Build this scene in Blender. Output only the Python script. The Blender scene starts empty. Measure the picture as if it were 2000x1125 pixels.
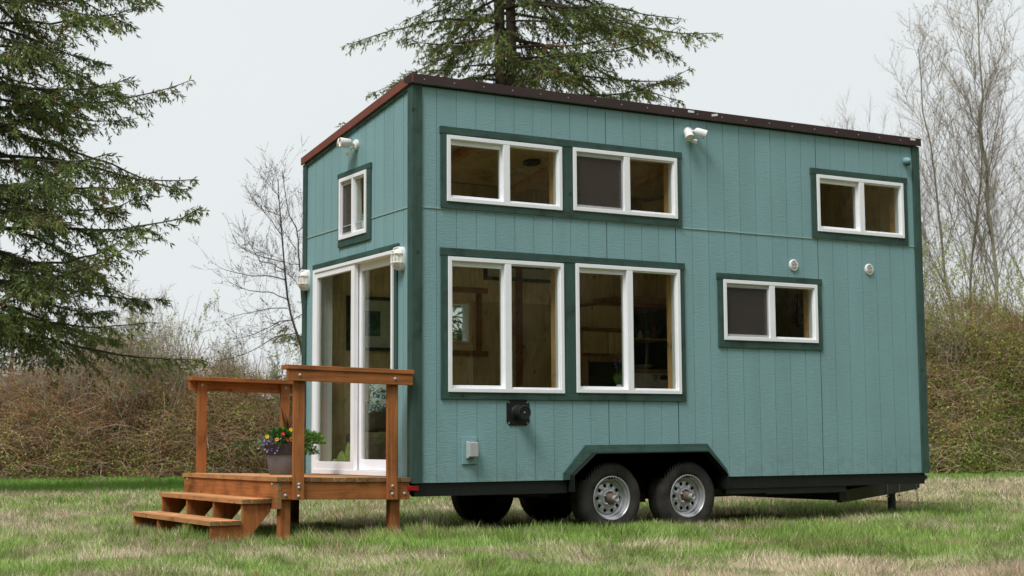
import bpy, math, random
import numpy as np
from mathutils import Vector, Matrix
random.seed(7); rng = np.random.default_rng(11)
R = math.radians
scene = bpy.context.scene
col = scene.collection

# ------------------------------------------------------------------ materials
class N:
    def __init__(s, m):
        s.t = m.node_tree; s.t.nodes.clear()
    def n(s, typ, **kw):
        o = s.t.nodes.new(typ)
        for k, v in kw.items():
            if hasattr(o, k): setattr(o, k, v)
            else: o.inputs[k.replace('_', ' ')].default_value = v
        return o
    def l(s, a, b): s.t.links.new(a, b)
def newmat(name):
    m = bpy.data.materials.new(name); m.use_nodes = True
    return m, N(m)
def ramp(nt, fac, stops):
    r = nt.n('ShaderNodeValToRGB')
    e = r.color_ramp.elements
    while len(e) > 1: e.remove(e[-1])
    e[0].position = stops[0][0]; e[0].color = (*stops[0][1], 1)
    for p, c in stops[1:]:
        x = e.new(p); x.color = (*c, 1)
    nt.l(fac, r.inputs['Fac']); return r
def coords(nt, scale, kind='Object'):
    tc = nt.n('ShaderNodeTexCoord'); mp = nt.n('ShaderNodeMapping')
    mp.inputs['Scale'].default_value = scale
    nt.l(tc.outputs[kind], mp.inputs['Vector']); return mp.outputs['Vector']
def noise(nt, vec, scale=1.0, detail=4, rough=.55, dist=0):
    n = nt.n('ShaderNodeTexNoise'); n.inputs['Scale'].default_value = scale
    n.inputs['Detail'].default_value = detail; n.inputs['Roughness'].default_value = rough
    n.inputs['Distortion'].default_value = dist
    nt.l(vec, n.inputs['Vector']); return n
def finish(nt, colr, rough=.7, spec=.3, bump=None, bdist=.003, bstr=.5, metal=0, rough_sock=None, extra=None):
    b = nt.n('ShaderNodeBsdfPrincipled'); o = nt.n('ShaderNodeOutputMaterial')
    if isinstance(colr, tuple): b.inputs['Base Color'].default_value = (*colr, 1)
    else: nt.l(colr, b.inputs['Base Color'])
    b.inputs['Roughness'].default_value = rough
    b.inputs['Specular IOR Level'].default_value = spec
    b.inputs['Metallic'].default_value = metal
    if rough_sock is not None: nt.l(rough_sock, b.inputs['Roughness'])
    if bump is not None:
        bp = nt.n('ShaderNodeBump'); bp.inputs['Distance'].default_value = bdist
        bp.inputs['Strength'].default_value = bstr
        nt.l(bump, bp.inputs['Height']); nt.l(bp.outputs['Normal'], b.inputs['Normal'])
    nt.l(b.outputs[0], o.inputs[0]); return b
def simple(name, c, rough=.5, spec=.4, metal=0, var=.12, scale=18, bstr=.15):
    m, nt = newmat(name); v = coords(nt, (1, 1, 1)); n = noise(nt, v, scale, 5)
    r = ramp(nt, n.outputs['Fac'], [(.3, tuple(x*(1-var) for x in c)), (.7, tuple(min(1, x*(1+var)) for x in c))])
    finish(nt, r.outputs[0], rough, spec, n.outputs['Fac'], .001, bstr, metal); return m
def paint(name, c, axis, phase):
    # embossed wood-grain panel paint
    m, nt = newmat(name)
    v1 = coords(nt, (14, 14, 95)); g = noise(nt, v1, 1, 3, .6, .8)
    v2 = coords(nt, (1, 1, 1)); big = noise(nt, v2, 1.3, 5, .6); fine = noise(nt, v2, 70, 3)
    vs = coords(nt, (5, 5, .7)); streak = noise(nt, vs, 1, 4, .6)
    mx = nt.n('ShaderNodeMix', data_type='RGBA'); 
    r1 = ramp(nt, big.outputs['Fac'], [(.3, tuple(x*.93 for x in c)), (.7, tuple(x*1.05 for x in c))])
    r2 = ramp(nt, streak.outputs['Fac'], [(.35, tuple(x*.92 for x in c)), (.65, tuple(x*1.05 for x in c))])
    mx.inputs[0].default_value = .5
    nt.l(r1.outputs[0], mx.inputs[6]); nt.l(r2.outputs[0], mx.inputs[7])
    # every board takes the paint a little differently; faint splash near the bottom edge
    tc = nt.n('ShaderNodeTexCoord'); sx = nt.n('ShaderNodeSeparateXYZ'); nt.l(tc.outputs['Object'], sx.inputs[0])
    s1 = nt.n('ShaderNodeMath', operation='SUBTRACT'); nt.l(sx.outputs[axis], s1.inputs[0]); s1.inputs[1].default_value = phase
    s2 = nt.n('ShaderNodeMath', operation='DIVIDE'); nt.l(s1.outputs[0], s2.inputs[0]); s2.inputs[1].default_value = .2032
    s3 = nt.n('ShaderNodeMath', operation='FLOOR'); nt.l(s2.outputs[0], s3.inputs[0])
    wn = nt.n('ShaderNodeTexWhiteNoise'); wn.noise_dimensions = '1D'; nt.l(s3.outputs[0], wn.inputs['W'])
    br = ramp(nt, wn.outputs['Value'], [(0, (.96, .965, .965)), (1, (1.035, 1.03, 1.03))])
    mb = nt.n('ShaderNodeMix', data_type='RGBA'); mb.blend_type = 'MULTIPLY'; mb.inputs[0].default_value = 1
    nt.l(mx.outputs[2], mb.inputs[6]); nt.l(br.outputs[0], mb.inputs[7])
    zr = nt.n('ShaderNodeMapRange'); nt.l(sx.outputs[2], zr.inputs[0]); zr.inputs[1].default_value = .54; zr.inputs[2].default_value = .95; zr.inputs[3].default_value = .55; zr.inputs[4].default_value = 0
    sp = noise(nt, v2, 9, 6, .7); spr = ramp(nt, sp.outputs['Fac'], [(.45, (0, 0, 0)), (.7, (1, 1, 1))])
    sm = nt.n('ShaderNodeMath', operation='MULTIPLY'); nt.l(zr.outputs[0], sm.inputs[0]); nt.l(spr.outputs[0], sm.inputs[1])
    md = nt.n('ShaderNodeMix', data_type='RGBA'); nt.l(sm.outputs[0], md.inputs[0]); nt.l(mb.outputs[2], md.inputs[6]); md.inputs[7].default_value = (.16, .17, .13, 1)
    mx = md
    # lighter flecks painted in as highlights on the embossed grain
    v3 = coords(nt, (30, 30, 70)); fl = noise(nt, v3, 1, 2, .5)
    fr = ramp(nt, fl.outputs['Fac'], [(.70, (0, 0, 0)), (.78, (1, 1, 1))])
    patch = noise(nt, v2, 2.2, 2); pr = ramp(nt, patch.outputs['Fac'], [(.42, (0, 0, 0)), (.62, (.42, .42, .42))])
    ml = nt.n('ShaderNodeMath', operation='MULTIPLY'); nt.l(fr.outputs[0], ml.inputs[0]); nt.l(pr.outputs[0], ml.inputs[1])
    mx2 = nt.n('ShaderNodeMix', data_type='RGBA'); nt.l(ml.outputs[0], mx2.inputs[0])
    nt.l(mx.outputs[2], mx2.inputs[6]); mx2.inputs[7].default_value = (min(1, c[0]*2+.1), min(1, c[1]*1.5+.1), min(1, c[2]*1.5+.1), 1)
    ad = nt.n('ShaderNodeMath', operation='ADD'); nt.l(g.outputs['Fac'], ad.inputs[0])
    m5 = nt.n('ShaderNodeMath', operation='MULTIPLY'); nt.l(fine.outputs['Fac'], m5.inputs[0]); m5.inputs[1].default_value = .4
    nt.l(m5.outputs[0], ad.inputs[1])
    finish(nt, mx2.outputs[2], .55, .35, ad.outputs[0], .006, .55)
    return m
def wood(name, c, axis, dark=.55, rough=.65, stain=None, bstr=.3):
    m, nt = newmat(name)
    s = [26, 26, 26]; s[axis] = 1.6
    v = coords(nt, tuple(s)); g = noise(nt, v, 1, 6, .65, 1.2)
    v2 = coords(nt, (1, 1, 1)); b = noise(nt, v2, 3.5, 5, .65)
    info = nt.n('ShaderNodeNewGeometry')
    r = ramp(nt, g.outputs['Fac'], [(.28, tuple(x*dark for x in c)), (.5, c), (.75, tuple(min(1, x*1.3) for x in c))])
    mx = nt.n('ShaderNodeMix', data_type='RGBA'); mx.blend_type = 'MULTIPLY'; mx.inputs[0].default_value = 1
    rr = ramp(nt, b.outputs['Fac'], [(.25, (.42, .40, .40)), (.48, (.92, .92, .92)), (.8, (1.15, 1.12, 1.1))])
    # each board keeps its own tone
    ri = ramp(nt, info.outputs['Random Per Island'], [(0, (.66, .64, .62)), (1, (1.22, 1.2, 1.18))])
    mx0 = nt.n('ShaderNodeMix', data_type='RGBA'); mx0.blend_type = 'MULTIPLY'; mx0.inputs[0].default_value = 1
    nt.l(rr.outputs[0], mx0.inputs[6]); nt.l(ri.outputs[0], mx0.inputs[7])
    nt.l(r.outputs[0], mx.inputs[6]); nt.l(mx0.outputs[2], mx.inputs[7])
    out = mx.outputs[2]
    # knots
    vv = coords(nt, (5, 5, 5)); vo = nt.n('ShaderNodeTexVoronoi'); nt.l(vv, vo.inputs['Vector']); vo.inputs['Scale'].default_value = 1
    kr = ramp(nt, vo.outputs['Distance'], [(.05, (.35, .3, .28)), (.14, (1, 1, 1))])
    mk = nt.n('ShaderNodeMix', data_type='RGBA'); mk.blend_type = 'MULTIPLY'; mk.inputs[0].default_value = .8
    nt.l(out, mk.inputs[6]); nt.l(kr.outputs[0], mk.inputs[7]); out = mk.outputs[2]
    finish(nt, out, rough, .25, g.outputs['Fac'], .002, bstr)
    return m
def attrmat(name, rough=.7, spec=.15, trans=.0, attr='tint'):
    m, nt = newmat(name)
    a = nt.n('ShaderNodeAttribute'); a.attribute_name = attr
    if trans <= 0:
        finish(nt, a.outputs['Color'], rough, spec)
    else:
        d = nt.n('ShaderNodeBsdfPrincipled'); nt.l(a.outputs['Color'], d.inputs['Base Color'])
        d.inputs['Roughness'].default_value = rough; d.inputs['Specular IOR Level'].default_value = spec
        t = nt.n('ShaderNodeBsdfTranslucent'); nt.l(a.outputs['Color'], t.inputs['Color'])
        mx = nt.n('ShaderNodeMixShader'); mx.inputs[0].default_value = trans
        o = nt.n('ShaderNodeOutputMaterial'); nt.l(d.outputs[0], mx.inputs[1]); nt.l(t.outputs[0], mx.inputs[2]); nt.l(mx.outputs[0], o.inputs[0])
    return m
def glassmat(name, tint=(.87, .90, .87)):
    m, nt = newmat(name)
    tr = nt.n('ShaderNodeBsdfTransparent'); tr.inputs[0].default_value = (*tint, 1)
    gl = nt.n('ShaderNodeBsdfGlossy'); gl.inputs['Roughness'].default_value = .0; gl.inputs['Color'].default_value = (.95, .97, .96, 1)
    lw = nt.n('ShaderNodeLayerWeight'); pw = nt.n('ShaderNodeMath', operation='POWER'); nt.l(lw.outputs['Facing'], pw.inputs[0]); pw.inputs[1].default_value = 5.0
    f = nt.n('ShaderNodeMath', operation='MULTIPLY_ADD'); nt.l(pw.outputs[0], f.inputs[0]); f.inputs[1].default_value = .95; f.inputs[2].default_value = .045
    v = coords(nt, (1, 1, 1)); n = noise(nt, v, 1.5, 2)
    bp = nt.n('ShaderNodeBump'); bp.inputs['Distance'].default_value = .002; bp.inputs['Strength'].default_value = .15
    nt.l(n.outputs['Fac'], bp.inputs['Height']); nt.l(bp.outputs['Normal'], gl.inputs['Normal'])
    mx = nt.n('ShaderNodeMixShader'); o = nt.n('ShaderNodeOutputMaterial')
    cm = nt.n('ShaderNodeMath', operation='MULTIPLY'); cm.inputs[1].default_value = 1.0; nt.l(f.outputs[0], cm.inputs[0])   # coated glass
    nt.l(cm.outputs[0], mx.inputs[0]); nt.l(tr.outputs[0], mx.inputs[1]); nt.l(gl.outputs[0], mx.inputs[2]); nt.l(mx.outputs[0], o.inputs[0])
    return m
def screenmat(name):
    m, nt = newmat(name)
    tr = nt.n('ShaderNodeBsdfTransparent')
    d = nt.n('ShaderNodeBsdfDiffuse'); d.inputs[0].default_value = (.085, .075, .068, 1)
    mx = nt.n('ShaderNodeMixShader'); mx.inputs[0].default_value = .5
    o = nt.n('ShaderNodeOutputMaterial')
    nt.l(tr.outputs[0], mx.inputs[1]); nt.l(d.outputs[0], mx.inputs[2]); nt.l(mx.outputs[0], o.inputs[0])
    return m

TEAL = (.208, .358, .376); GREEN = (.054, .110, .094)
M = dict(
    teal=paint('teal_siding_paint', TEAL, 0, .0308), teal_end=paint('teal_end_siding_paint', TEAL, 1, .1976),
    green=wood('green_trim_paint', GREEN, 2, .72, .6), green_h=wood('green_trim_paint_flat', GREEN, 0, .72, .6), green_y=wood('green_trim_paint_end', GREEN, 1, .72, .6),
    white=simple('white_vinyl', (.86, .87, .90), .35, .45, 0, .03, 6, .05),
    plastic=simple('white_plastic', (.74, .74, .72), .4, .45, 0, .04, 12, .05),
    greyplastic=simple('grey_plastic', (.40, .42, .42), .45, .4, 0, .06),
    lens=simple('lens_plastic', (.82, .80, .70), .2, .5, 0, .04),
    cedar_x=wood('cedar_stain_x', (.43, .160, .050), 0), cedar_y=wood('cedar_stain_y', (.43, .160, .050), 1), cedar_z=wood('cedar_stain_z', (.43, .160, .050), 2),
    cedar_end=wood('cedar_end_grain', (.24, .15, .07), 1, .45), cedar_top=wood('cedar_worn_top', (.56, .27, .11), 1, .6),
    fascia=simple('brown_roof_metal', (.060, .036, .036), .35, .5, .35, .15, 3), fascia_end=simple('rust_red_roof_metal', (.19, .060, .043), .5, .4, 0, .15, 5),
    roof=simple('roof_metal', (.08, .05, .05), .4, .5, .3, .1, 4),
    galv=simple('galvanised_steel', (.42, .43, .45), .45, .5, .6, .15, 80), label=simple('white_sticker', (.75, .75, .75), .5),
    black=simple('black_steel', (.012, .014, .014), .45, .4, 0, .2, 8), under=simple('underside_black', (.010, .010, .010), .8, .2),
    rubber=simple('tyre_rubber', (.040, .037, .034), .8, .2, 0, .45, 7, .3), rim=simple('silver_rim_paint', (.46, .47, .48), .38, .5, .45, .1, 14, .08),
    hub=simple('rusty_hub', (.20, .15, .12), .6, .4, .4, .3, 60), red=simple('red_lens', (.35, .01, .015), .2, .5), greysteel=simple('dark_grey_steel', (.045, .048, .044), .5, .4, .2, .2, 10),
    flash=simple('seam_flashing', (.30, .42, .40), .5, .4), glass=glassmat('window_glass'), screen=screenmat('insect_screen'), alu=simple('grey_screen_frame', (.45, .45, .47), .4, .5, .3),
    ply=wood('interior_plywood', (.78, .64, .38), 2, .72, .5), jamb=wood('interior_wood_jamb', (.74, .46, .21), 2, .75, .5), floorw=wood('interior_floor', (.62, .45, .28), 0),
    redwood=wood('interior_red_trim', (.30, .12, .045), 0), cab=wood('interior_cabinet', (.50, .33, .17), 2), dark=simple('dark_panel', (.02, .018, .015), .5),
    washer=simple('washer_white', (.78, .79, .80), .3, .5), mat_board=simple('picture_mount', (.58, .64, .54), .7), art=simple('teal_artwork', (.03, .12, .12), .6, .3, 0, .8, 30),
    sofa=simple('brown_sofa_fabric', (.10, .075, .05), .9, .1), olive=simple('olive_blanket', (.25, .28, .09), .9, .1, 0, .3, 12, .5),
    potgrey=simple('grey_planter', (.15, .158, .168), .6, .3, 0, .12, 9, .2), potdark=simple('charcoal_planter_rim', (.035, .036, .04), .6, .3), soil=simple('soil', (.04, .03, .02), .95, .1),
    foliage=attrmat('leaf_tint', .6, .2, .25), needles=attrmat('needle_tint', .7, .15, .2), bark=simple('conifer_bark', (.085, .065, .05), .95, .1, 0, .4, 9, .8),
    twig=attrmat('twig_tint', .85, .1), blade=attrmat('grass_tint', .65, .15, .3),
    old=wood('old_board', (.35, .14, .08), 0),
)
# patterned cushion
def cushion_mat():
    m, nt = newmat('patterned_cushion'); v = coords(nt, (1, 1, 1))
    vo = nt.n('ShaderNodeTexVoronoi'); nt.l(v, vo.inputs['Vector']); vo.inputs['Scale'].default_value = 22
    r = ramp(nt, vo.outputs['Distance'], [(.28, (.55, .6, .55)), (.34, (.05, .16, .16)), (.5, (.05, .16, .16)), (.55, (.55, .6, .55))])
    finish(nt, r.outputs[0], .9, .1); return m
M['cushion'] = cushion_mat()
def ground_mat():
    m, nt = newmat('turf_soil'); v = coords(nt, (1, 1, 1)); a = noise(nt, v, .35, 6, .6); b = noise(nt, v, 9, 5, .7)
    r = ramp(nt, a.outputs['Fac'], [(.35, (.10, .15, .04)), (.5, (.16, .17, .07)), (.65, (.27, .24, .14))])
    r2 = ramp(nt, b.outputs['Fac'], [(.3, (.5, .5, .5)), (.7, (1.2, 1.2, 1.2))])
    mx = nt.n('ShaderNodeMix', data_type='RGBA'); mx.blend_type = 'MULTIPLY'; mx.inputs[0].default_value = 1
    nt.l(r.outputs[0], mx.inputs[6]); nt.l(r2.outputs[0], mx.inputs[7])
    finish(nt, mx.outputs[2], .95, .1, b.outputs['Fac'], .03, .6); return m
M['ground'] = ground_mat()
def litter_mat():
    m, nt = newmat('dead_bramble_litter'); v = coords(nt, (1, 1, 1)); a = noise(nt, v, 3, 8, .75); b = noise(nt, v, 22, 5, .8)
    r = ramp(nt, b.outputs['Fac'], [(.35, (.03, .022, .013)), (.55, (.10, .07, .04)), (.7, (.20, .14, .09))])
    finish(nt, r.outputs[0], .95, .05, a.outputs['Fac'], .3, .8); return m
M['litter'] = litter_mat()

# ------------------------------------------------------------------ mesh helpers
wl = {}
def tag(o, label=None, cat=None, group=None, kind=None):
    if label: o['label'] = label
    if cat: o['category'] = cat
    if group: o['group'] = group
    if kind: o['kind'] = kind
    return o
def empty(name, loc, label, cat, group=None):
    o = bpy.data.objects.new(name, None); col.objects.link(o); o.location = loc
    o.empty_display_size = .2; wl[o] = Vector(loc); return tag(o, label, cat, group)
class G:
    def __init__(s): s.v = []; s.f = []; s.mi = []; s.m = 0
    def add(s, vs, fs):
        b = len(s.v); s.v += [tuple(p) for p in vs]
        for f in fs: s.f.append(tuple(i+b for i in f)); s.mi.append(s.m)
        return s
    def box(s, x0, x1, y0, y1, z0, z1):
        v = [(x, y, z) for x in (x0, x1) for y in (y0, y1) for z in (z0, z1)]
        return s.add(v, [(0, 1, 3, 2), (4, 6, 7, 5), (0, 4, 5, 1), (2, 3, 7, 6), (0, 2, 6, 4), (1, 5, 7, 3)])
    def obox(s, a, b, w, h, up=(0, 0, 1)):
        a = Vector(a); b = Vector(b); d = (b-a).normalized(); u = Vector(up); r = d.cross(u).normalized(); u = r.cross(d)
        v = [p + r*(w/2*i) + u*(h/2*j) for p in (a, b) for i in (-1, 1) for j in (-1, 1)]
        return s.add(v, [(0, 1, 3, 2), (4, 6, 7, 5), (0, 4, 5, 1), (2, 3, 7, 6), (0, 2, 6, 4), (1, 5, 7, 3)])
    def prism(s, poly, fn, a, b):
        n = len(poly); v = [fn(p[0], p[1], a) for p in poly] + [fn(p[0], p[1], b) for p in poly]
        f = [tuple(range(n))[::-1], tuple(range(n, 2*n))] + [(i, (i+1) % n, n+(i+1) % n, n+i) for i in range(n)]
        return s.add(v, f)
    def lathe(s, prof, c, axis, n=32, close=False):
        # prof = [(radius, distance along axis)]
        ax = Vector(axis).normalized(); t = Vector((0, 0, 1)) if abs(ax.z) < .9 else Vector((1, 0, 0))
        u = ax.cross(t).normalized(); w = ax.cross(u); c = Vector(c)
        v = []; f = []
        for r, d in prof:
            for k in range(n):
                an = 2*math.pi*k/n; v.append(c + ax*d + (u*math.cos(an)+w*math.sin(an))*r)
        for i in range(len(prof)-1):
            for k in range(n):
                k2 = (k+1) % n; f.append((i*n+k, i*n+k2, (i+1)*n+k2, (i+1)*n+k))
        if prof[0][0] > 1e-6: f.append(tuple(range(n))[::-1])
        if prof[-1][0] > 1e-6: f.append(tuple((len(prof)-1)*n+k for k in range(n)))
        if close: f = f[:-2]; f += [((len(prof)-1)*n+k, (len(prof)-1)*n+(k+1) % n, (k+1) % n, k) for k in range(n)]
        return s.add(v, f)
    def tube(s, pts, r, n=8):
        pts = [Vector(p) for p in pts]; rs = r if isinstance(r, (list, tuple)) else [r]*len(pts)
        v = []; f = []; up = Vector((.123, .31, .94)).normalized()
        for i, p in enumerate(pts):
            d = (pts[min(i+1, len(pts)-1)]-pts[max(i-1, 0)]).normalized()
            a = d.cross(up)
            if a.length < .05: a = d.cross(Vector((1, 0, 0)))
            a.normalize(); b = d.cross(a)
            for k in range(n):
                an = 2*math.pi*k/n; v.append(p+(a*math.cos(an)+b*math.sin(an))*rs[i])
        for i in range(len(pts)-1):
            for k in range(n):
                k2 = (k+1) % n; f.append((i*n+k, i*n+k2, (i+1)*n+k2, (i+1)*n+k))
        f.append(tuple(range(n))[::-1]); f.append(tuple((len(pts)-1)*n+k for k in range(n)))
        return s.add(v, f)
    def build(s, name, mat, parent=None, bevel=0, smooth=False, label=None):
        me = bpy.data.meshes.new(name); o0 = wl.get(parent, Vector((0, 0, 0)))
        me.from_pydata([(p[0]-o0.x, p[1]-o0.y, p[2]-o0.z) for p in s.v], [], s.f)
        mats = mat if isinstance(mat, (list, tuple)) else [mat]
        for m_ in mats: me.materials.append(m_)
        if len(mats) > 1: me.polygons.foreach_set('material_index', s.mi)
        bm = __import__('bmesh').new(); bm.from_mesh(me)
        __import__('bmesh').ops.recalc_face_normals(bm, faces=bm.faces); bm.to_mesh(me); bm.free()
        if smooth:
            me.polygons.foreach_set('use_smooth', [True]*len(me.polygons))
            try: me.set_sharp_from_angle(angle=R(35))
            except Exception: pass
        me.update()
        o = bpy.data.objects.new(name, me); col.objects.link(o)
        if parent: o.parent = parent
        wl[o] = o0
        if bevel:
            b = o.modifiers.new('bevel', 'BEVEL'); b.width = bevel; b.segments = 2; b.limit_method = 'ANGLE'
        if label: o['label'] = label
        return o
def bulk(name, V, F, mats, mi=None, tint=None, parent=None, smooth=False, origin=None):
    """V (n,3); F list of int arrays (m,3) or (m,4); tint (n,3) per vertex"""
    me = bpy.data.meshes.new(name)
    V = np.asarray(V, dtype=np.float32)
    if parent is not None: V = V - np.array(wl[parent], dtype=np.float32)
    me.vertices.add(len(V)); me.vertices.foreach_set('co', V.ravel())
    loops = np.concatenate([f.ravel() for f in F]).astype(np.int32)
    tot = np.concatenate([np.full(len(f), f.shape[1], dtype=np.int32) for f in F])
    st = np.concatenate([[0], np.cumsum(tot)[:-1]]).astype(np.int32)
    me.loops.add(len(loops)); me.loops.foreach_set('vertex_index', loops)
    me.polygons.add(len(tot)); me.polygons.foreach_set('loop_start', st); me.polygons.foreach_set('loop_total', tot)
    for m_ in mats: me.materials.append(m_)
    if mi is not None: me.polygons.foreach_set('material_index', np.concatenate(mi).astype(np.int32))
    me.update(calc_edges=True)
    if tint is not None:
        at = me.color_attributes.new('tint', 'FLOAT_COLOR', 'POINT')
        c = np.ones((len(V), 4), dtype=np.float32); c[:, :3] = tint; at.data.foreach_set('color', c.ravel())
    if smooth: me.polygons.foreach_set('use_smooth', [True]*len(tot))
    o = bpy.data.objects.new(name, me); col.objects.link(o)
    if parent is not None: o.parent = parent
    wl[o] = wl.get(parent, Vector((0, 0, 0)))
    return o
def nrm(a): return a/np.maximum(np.linalg.norm(a, axis=-1, keepdims=True), 1e-9)
def tubes(P, Rr, k=3):
    """P (M,N,3) polylines, Rr (M,N) radii -> V,F"""
    Mn, Nn = P.shape[:2]
    d = np.empty_like(P); d[:, 1:-1] = P[:, 2:]-P[:, :-2]; d[:, 0] = P[:, 1]-P[:, 0]; d[:, -1] = P[:, -1]-P[:, -2]
    d = nrm(d); up = np.array([.17, .29, .94]); a = nrm(np.cross(d, up)); b = np.cross(d, a)
    an = np.arange(k)*2*np.pi/k
    V = P[:, :, None, :] + Rr[:, :, None, None]*(a[:, :, None, :]*np.cos(an)[None, None, :, None]+b[:, :, None, :]*np.sin(an)[None, None, :, None])
    idx = np.arange(Mn*Nn*k).reshape(Mn, Nn, k)
    i0 = idx[:, :-1]; i1 = idx[:, 1:]
    F = np.stack([i0, np.roll(i0, -1, 2), np.roll(i1, -1, 2), i1], -1).reshape(-1, 4)
    return V.reshape(-1, 3), F
def diamonds(p, d, side, L, W):
    """leaf shaped faces: p base (n,3), d direction, side vector"""
    L = L[:, None]; W = W[:, None]
    a = p; b = p+d*L*.45+side*W*.5; c = p+d*L; e = p+d*L*.45-side*W*.5
    V = np.stack([a, b, c, e], 1).reshape(-1, 3)
    F = np.arange(len(V)).reshape(-1, 4)
    return V, F
class Acc:
    def __init__(s): s.V = []; s.F = []; s.mi = []; s.T = []; s.n = 0
    def add(s, V, F, m=0, tint=(.1, .1, .1)):
        s.V.append(V); s.F.append(F+s.n); s.mi.append(np.full(len(F), m)); s.n += len(V)
        t = np.asarray(tint, dtype=np.float32)
        if t.ndim == 1: t = np.repeat(t[None], len(V), 0)
        elif len(t) != len(V): t = np.repeat(t, len(V)//len(t), 0)
        s.T.append(t)
    def build(s, name, mats, parent=None, smooth=False):
        return bulk(name, np.concatenate(s.V), s.F, mats, s.mi, np.concatenate(s.T), parent, smooth)
def rnd(n, a=0., b=1.): return rng.uniform(a, b, n)
def randdir(n): return nrm(rng.normal(size=(n, 3)))
def mixc(a, b, t): a = np.array(a); b = np.array(b); return a[None]*(1-t[:, None])+b[None]*t[:, None]
def copy_tree(o, parent=None, off=None):
    c = o.copy(); col.objects.link(c)
    if parent: c.parent = parent
    for ch in list(o.children): copy_tree(ch, c)
    return c

# ------------------------------------------------------------------ camera (fitted to the photograph)
CAM = Vector((-5.9553, -12.0067, .8928)); YAW, PIT, ROL, FPX = .5258, .1013, -.006, 2967.13
Fw = Vector((math.sin(YAW)*math.cos(PIT), math.cos(YAW)*math.cos(PIT), math.sin(PIT)))
Rt = Vector((math.cos(YAW), -math.sin(YAW), 0)); Up = Rt.cross(Fw)
R2 = Rt*math.cos(ROL)+Up*math.sin(ROL); U2 = -Rt*math.sin(ROL)+Up*math.cos(ROL)
cd = bpy.data.cameras.new('camera'); cam = bpy.data.objects.new('camera', cd); col.objects.link(cam)
cam.matrix_world = Matrix(((R2.x, U2.x, -Fw.x, CAM.x), (R2.y, U2.y, -Fw.y, CAM.y), (R2.z, U2.z, -Fw.z, CAM.z), (0, 0, 0, 1)))
cd.sensor_width = 36; cd.lens = FPX/2000*36; cd.clip_start = .1; cd.clip_end = 1000
cd.dof.use_dof = True; cd.dof.focus_distance = 14.0; cd.dof.aperture_fstop = 4.0
scene.camera = cam
FH = Vector((math.sin(YAW), math.cos(YAW), 0))
def at(px, py, depth):
    """world point seen at photo pixel (px,py) at the given depth (used only to read off where far trees stand)"""
    d = Fw + R2*((px-1000)/FPX) - U2*((py-562.5)/FPX)
    return CAM + d*depth
def ld(lat, dep, z=0.):     # ground frame: metres to the right of / ahead of the tripod
    p = CAM + Rt*lat + FH*dep; return Vector((p.x, p.y, z))

# ------------------------------------------------------------------ light
w = bpy.data.worlds.new('World'); scene.world = w; w.use_nodes = True
nt = N(w)
SUN_EL, SUN_AZ = R(56), R(242)        # azimuth clockwise from +Y
sky = nt.n('ShaderNodeTexSky'); sky.sky_type = 'NISHITA'; sky.sun_disc = False
sky.sun_elevation = SUN_EL; sky.sun_rotation = SUN_AZ; sky.dust_density = 6; sky.air_density = 1; sky.ozone_density = 1
b1 = nt.n('ShaderNodeBackground'); b1.inputs['Strength'].default_value = .04; nt.l(sky.outputs[0], b1.inputs[0])
tc = nt.n('ShaderNodeTexCoord'); nz = noise(nt, tc.outputs['Generated'], 1.6, 5, .55, .4)
cr = ramp(nt, nz.outputs['Fac'], [(.35, (.612, .645, .655)), (.65, (.635, .665, .672))])
b2 = nt.n('ShaderNodeBackground'); b2.inputs['Strength'].default_value = 1.0; nt.l(cr.outputs[0], b2.inputs[0])
ms = nt.n('ShaderNodeMixShader'); ms.inputs[0].default_value = .93
ow = nt.n('ShaderNodeOutputWorld')
nt.l(b1.outputs[0], ms.inputs[1]); nt.l(b2.outputs[0], ms.inputs[2]); nt.l(ms.outputs[0], ow.inputs[0])
sl = bpy.data.lights.new('sun', 'SUN'); sl.energy = 2.4; sl.angle = R(22); sl.color = (1, .985, .965)
so = bpy.data.objects.new('sun', sl); col.objects.link(so)
sd = Vector((math.sin(SUN_AZ)*math.cos(SUN_EL), math.cos(SUN_AZ)*math.cos(SUN_EL), math.sin(SUN_EL)))
so.rotation_euler = sd.to_track_quat('Z', 'Y').to_euler(); so.location = sd*30
scene.view_settings.view_transform = 'Standard'; scene.view_settings.look = 'None'
scene.view_settings.exposure = .45; scene.view_settings.gamma = 1
scene.cycles.max_bounces = 12; scene.cycles.diffuse_bounces = 7; scene.cycles.glossy_bounces = 3
scene.cycles.transparent_max_bounces = 16; scene.cycles.use_denoising = True

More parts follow.
